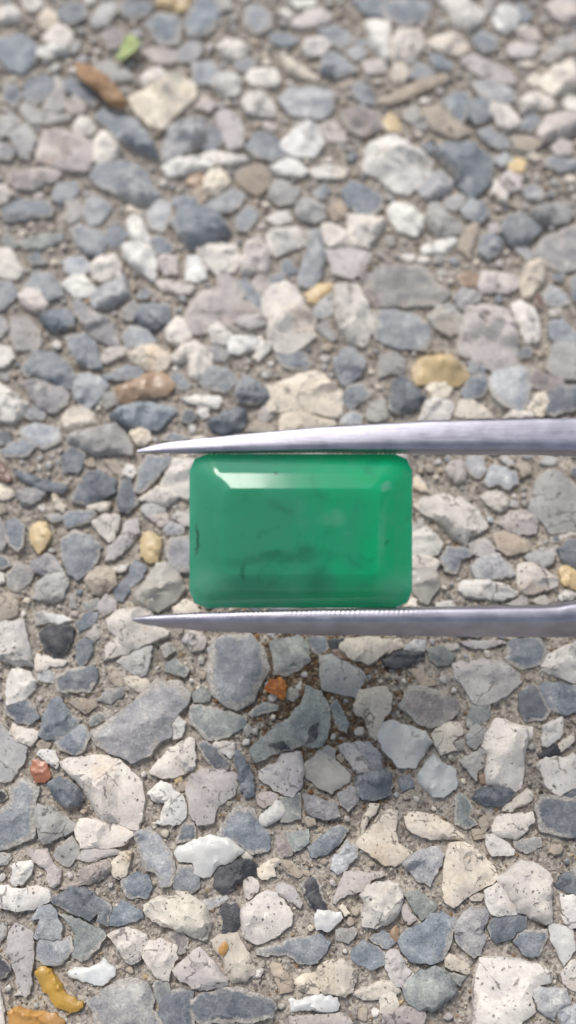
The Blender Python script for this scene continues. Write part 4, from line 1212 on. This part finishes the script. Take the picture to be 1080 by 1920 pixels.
for sdx in (0, 1):
    o_ = sdx * m
    for k in range(2):
        for a in range(nL):
            b = (a+1) % nL
            LT += [(o_+k*nL+a, o_+k*nL+b, o_+(k+1)*nL+b), (o_+k*nL+a, o_+(k+1)*nL+b, o_+(k+1)*nL+a)]
    for a in range(nL): LT.append((o_+2*nL+a, o_+2*nL+(a+1) % nL, o_+3*nL))
for a in range(nL):
    b = (a+1) % nL; LT += [(a, m+a, m+b), (a, m+b, b)]
LV = np.array(LV); org = np.array([lc[0], lc[1], .1])
me = build_mesh('leaf_scrap', LV - org, np.array(LT), None, [M_LEAF])
import bmesh
bm = bmesh.new(); bm.from_mesh(me); bmesh.ops.recalc_face_normals(bm, faces=bm.faces); bm.to_mesh(me); bm.free()
leaf = link('leaf_scrap', me, None, org)
tag(leaf, 'torn scrap of light green leaf lying among pebbles at the upper left', 'leaf')
rib = []
p0 = np.array(ground_pt(*T3(0, 0, '655,340')[0], .12)); p1 = np.array(ground_pt(*T3(0, 0, '760,228')[0], .12))
RV, RT = [], []
for k in range(7):
    q = p0 + (p1 - p0) * (k/6); ww = .014 * (1 - k/8)
    for a in range(5):
        an = a*2*math.pi/5; dvec = np.array([-(p1-p0)[1], (p1-p0)[0]]); dvec /= np.hypot(*dvec)
        RV.append((*(q + dvec*ww*math.cos(an)), leaf_z(q) + .008 + ww*math.sin(an)))
for k in range(6):
    for a in range(5):
        b = (a+1) % 5; RT += [(k*5+a, k*5+b, k*5+5+b), (k*5+a, k*5+5+b, k*5+5+a)]
g = NT('leaf_rib'); M_RIB = g.out(Base_Color=(.45, .52, .22), Roughness=.5)
link('midrib', build_mesh('midrib', np.array(RV) - org, np.array(RT), None, [M_RIB]), leaf)

# ------------------------------------------------------------------ the cut emerald
GD = 8.0                                     # distance of the girdle from the lens
PXC = GD / FPX                               # cm per photo pixel at the gem
gem_c = cam_pt(564, 995.5, GD)
def gem_outline(wd, ht, ch):
    x, y = wd/2, ht/2; k = ch * .30
    q = [(x, y-ch), (x-k, y-k), (x-ch, y)]
    out = q + [(-b[0], b[1]) for b in q[::-1]]
    return out + [(-a, -b) for a, b in out]
W0, H0 = 418*PXC, 289*PXC
layers = [(W0-2*.80, .03, .01, -.74), (W0-2*.44, H0-2*.44, .06, -.50), (W0-2*.17, H0-2*.17, .12, -.24), (W0-.02, H0-.02, .145, -.055), (W0, H0, .15, -.045), (W0, H0, .15, -.008), (W0-.012, H0-.012, .148, 0.0),
          (W0-2*.172, H0-2*.172, .10, .118), (W0-2*.187, H0-2*.187, .098, .126), (W0-2*.300, H0-2*.300, .07, .1835), (W0-2*.307, H0-2*.307, .068, .185)]
GV = []; GT = []
for wd, ht, ch, z in layers: GV += [(x, y, z) for x, y in gem_outline(wd, max(ht, .03), ch)]
na = 12
GQ = []
for k in range(len(layers) - 1):
    for a in range(na):
        b = (a+1) % na
        GQ.append((k*na+a, k*na+b, (k+1)*na+b, (k+1)*na+a))
me = bpy.data.meshes.new('emerald')
me.from_pydata(GV, [], GQ + [tuple(range(na))[::-1], tuple(range((len(layers)-1)*na, len(layers)*na))])
me.update()
g = NT('emerald_green'); P = g.n('ShaderNodeTexCoord').outputs['Object']
sep = g.n('ShaderNodeSeparateXYZ'); g.set(sep.inputs[0], P)
wv = g.n('ShaderNodeVectorMath', operation='ADD'); nc = g.noise(P, 2.2, 4.0, .6, color=True)
g.set(wv.inputs[0], P); g.set(wv.inputs[1], g.scalevec(nc, .34))
W_ = g.n('ShaderNodeSeparateXYZ'); g.set(W_.inputs[0], wv.outputs[0])
n1 = g.noise(P, 1.3, 4.0, .6, .6); n2 = g.noise(wv.outputs[0], 3.6, 5.0, .65, .4)
zone = g.math('ADD', g.math('MULTIPLY', sep.outputs[0], .60), g.math('ADD', g.math('MULTIPLY', n1, 1.3), -.65))
col = g.mix(g.step(zone, -.30, .50), (.054, .345, .200), (.003, .455, .190))            # milky end and clear green end
col = g.mix(g.step(n2, .52, .78, 0, .55), col, (.11, .40, .26))
col = g.mix(g.step(n2, .26, .46, .55, 0), col, (.012, .20, .10))
def gp(u, v): return ((u-564)*PXC, -(v-995.5)*PXC)
def blob(u, v, rx, ry, depth):
    x, y = gp(u, v)
    a = g.math('DIVIDE', g.math('SUBTRACT', W_.outputs[0], x + .17), rx); c = g.math('DIVIDE', g.math('SUBTRACT', W_.outputs[1], y + .17), ry)
    return g.step(g.math('SQRT', g.math('ADD', g.math('MULTIPLY', a, a), g.math('MULTIPLY', c, c))), .15, 1.0, depth, 0.0)
# healed fractures: dark feathery veils and one crack near the left end
dk = blob(370, 1016, .030, .15, .95)
for q in ((452, 1068, .045, .20, .5), (520, 1047, .75, .07, .40), (572, 1036, .16, .10, .45), (600, 1090, .20, .20, .32), (470, 1090, .4, .12, .2), (523, 892, .03, .03, .9), (525, 955, .16, .05, .25), (735, 1018, .03, .04, .5)):
    dk = g.math('MAXIMUM', dk, blob(*q))
col = g.mix(dk, col, (.010, .085, .040))
lt = g.math('MAXIMUM', blob(618, 972, .17, .12, .5), blob(713, 908, .075, .05, .9))  # soft centre glint and upper right corner sparkle, painted into the colour
for q in ((385, 1100, .26, .26, .6), (745, 1105, .24, .22, .45), (722, 1000, .07, .42, .35)):  # paler lower corners, and the lighter sheen of the right step painted in
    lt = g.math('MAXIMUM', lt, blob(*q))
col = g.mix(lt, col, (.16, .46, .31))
g.b.subsurface_method = 'RANDOM_WALK'
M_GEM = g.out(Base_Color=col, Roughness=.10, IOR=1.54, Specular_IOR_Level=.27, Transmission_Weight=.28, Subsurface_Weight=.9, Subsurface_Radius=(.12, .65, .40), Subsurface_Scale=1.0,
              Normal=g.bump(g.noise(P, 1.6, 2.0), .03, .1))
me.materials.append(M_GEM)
for p_ in me.polygons:                          # worn facets melt into each other, only the table and two steps stay crisp
    p_.use_smooth = not (p_.normal.z > .999 or (p_.normal.z > .8 and (p_.normal.y > .3 or p_.normal.x > .3) and abs(p_.normal.x * p_.normal.y) < .05))
gem = bpy.data.objects.new('gemstone', me); COL.objects.link(gem)
gem.location = gem_c; gem.rotation_euler = (TILT + math.radians(GEM_TX), math.radians(GEM_TY), 0)
tag(gem, 'green step cut rectangular emerald held between the two tweezer arms', 'gemstone')

# ------------------------------------------------------------------ tweezers
g = NT('satin_steel'); P = g.n('ShaderNodeTexCoord').outputs['Object']
mp = g.n('ShaderNodeMapping'); mp.inputs['Scale'].default_value = (3.0, 60.0, 60.0); g.t.links.new(P, mp.inputs['Vector'])
brush = g.noise(mp.outputs[0], 1.0, 4.0, .6); sm = g.noise(P, 6.0, 4.0)
M_STEEL = g.out(Base_Color=g.mix(g.step(sm, .3, .7), (.32, .31, .36), (.41, .40, .46)), Metallic=1.0, Roughness=g.step(g.math('ADD', g.math('MULTIPLY', brush, .5), g.math('MULTIPLY', sm, .5)), .3, .7, .38, .55),
                Normal=g.bump(g.noise(P, 7.0, 2.0), .07, .02, g.bump(brush, .2, .01)))
def lx(u): return (u - 540) * PXC
def ly(v): return -(v - 960) * PXC
tw_rot = Matrix.LocRotScale(None, Euler((TILT, 0, 0)), None)
JU = 2900.0                                   # the bow end, far out of the picture
jloc = cam_pt(JU, 992, GD)
tw = bpy.data.objects.new('tweezers', None); COL.objects.link(tw)
tw.location = jloc; tw.rotation_euler = (TILT, 0, 0); tw.empty_display_size = .5
tag(tw, 'pair of satin grey steel tweezers with fine toothed tips gripping the green gem', 'tweezers')
J0 = np.array([lx(JU), ly(992), 0.0])
def arm(name, st, inner_sign, depth, ridge):
    """st: (u, v_outer, v_inner); inner_sign -1: the inner face looks down the picture"""
    us = np.array([q[0] for q in st]); vo = np.array([q[1] for q in st]); vi = np.array([q[2] for q in st])
    U = np.concatenate([np.arange(us[0], 800, 2.2), np.arange(800, 1100, 5.0), np.arange(1100, us[-1] + 1, 40.0)])
    VO = np.interp(U, us, vo); VI = np.interp(U, us, vi)
    TH = np.interp(U, [us[0], us[0] + 25, 420, 700, 1080, 1500, 2700, JU], depth)
    rd = ridge; zt = 1 - (.50 if rd < -.3 else .17)
    sec = np.array([(1.0, zt - .25), (.93, zt), (rd, 1.0), (-.93, -.15 if rd < 0 else -.45), (-1.0, -.5 if rd < 0 else -.65), (-.75, -1.0), (.75, -1.0), (1.0, -.6)])
    for _k in range(2):                                      # round the section off
        nx_ = np.roll(sec, -1, 0); sec = np.stack([sec*.78 + nx_*.22, sec*.22 + nx_*.78], 1).reshape(-1, 2)
    sec[:, 0] /= np.abs(sec[:, 0]).max()
    nseg = len(sec); V = []
    for i_, u in enumerate(U):
        top, bot = (ly(VO[i_]), ly(VI[i_])) if inner_sign < 0 else (ly(VI[i_]), ly(VO[i_]))
        mid = (top + bot)/2; hf = (top - bot)/2; t = TH[i_]/2
        ph = (u / 9.0) % 1.0
        tooth = .0055 * abs(2*ph - 1) * (.6 + .8*_tab[int(u / 9.0) % 6000]) * min(1, (u - us[0]) / 60) * min(1, max(0, (800 - u) / 60))
        for sy, sz in sec:
            y = mid + hf * sy
            if sy * inner_sign > .75: y -= tooth * inner_sign
            V.append((lx(u), y, t * sz))
    Q = []
    n = len(U)
    for i_ in range(n - 1):
        for a in range(nseg):
            b = (a+1) % nseg
            q = (i_*nseg+a, i_*nseg+b, (i_+1)*nseg+b, (i_+1)*nseg+a)
            Q.append(q)
    me = bpy.data.meshes.new(name)
    me.from_pydata([tuple(np.array(v) - J0) for v in V], [], Q + [tuple(range(nseg)), tuple(range((n-1)*nseg, n*nseg))])
    bm = bmesh.new(); bm.from_mesh(me); bmesh.ops.recalc_face_normals(bm, faces=bm.faces); bm.to_mesh(me); bm.free()
    me.polygons.foreach_set('use_smooth', np.full(len(me.polygons), True)); me.set_sharp_from_angle(angle=math.radians(42))
    me.materials.append(M_STEEL)
    return link(name, me, tw)
DEP = [.05, .10, .20, .27, .34, .50, .55, .55]
arm('arm', [(258, 843.5, 849), (275, 838, 850.5), (310, 830, 851), (360, 824, 851.5), (450, 814.5, 851), (600, 801, 850), (800, 790, 852), (1000, 785.5, 853), (1040, 785, 854), (1062, 784.5, 855), (1085, 784, 857), (1300, 772, 885), (1700, 790, 900), (2300, 880, 950), (JU, 955, 985)], -1, DEP, -.78)
arm('arm', [(250, 1165.5, 1159), (268, 1172, 1155.5), (310, 1178, 1152), (400, 1186, 1147), (600, 1193, 1141.5), (800, 1196, 1139), (1000, 1198, 1136), (1040, 1198, 1134), (1060, 1198, 1130), (1085, 1198, 1127), (1300, 1206, 1105), (1700, 1190, 1085), (2300, 1100, 1035), (JU, 1029, 999)], 1, DEP, .05)
# bow end where the two arms are welded together
bm = bmesh.new(); bmesh.ops.create_cube(bm, size=1.0)
for v in bm.verts: v.co = Vector((v.co.x * 1.4 + .45, v.co.y * .36, v.co.z * .62))
bmesh.ops.bevel(bm, geom=bm.edges[:], offset=.07, segments=3, affect='EDGES')
me = bpy.data.meshes.new('bow_end'); bm.to_mesh(me); bm.free(); me.materials.append(M_STEEL)
me.polygons.foreach_set('use_smooth', np.full(len(me.polygons), True)); me.set_sharp_from_angle(angle=math.radians(40))
link('bow_end', me, tw)
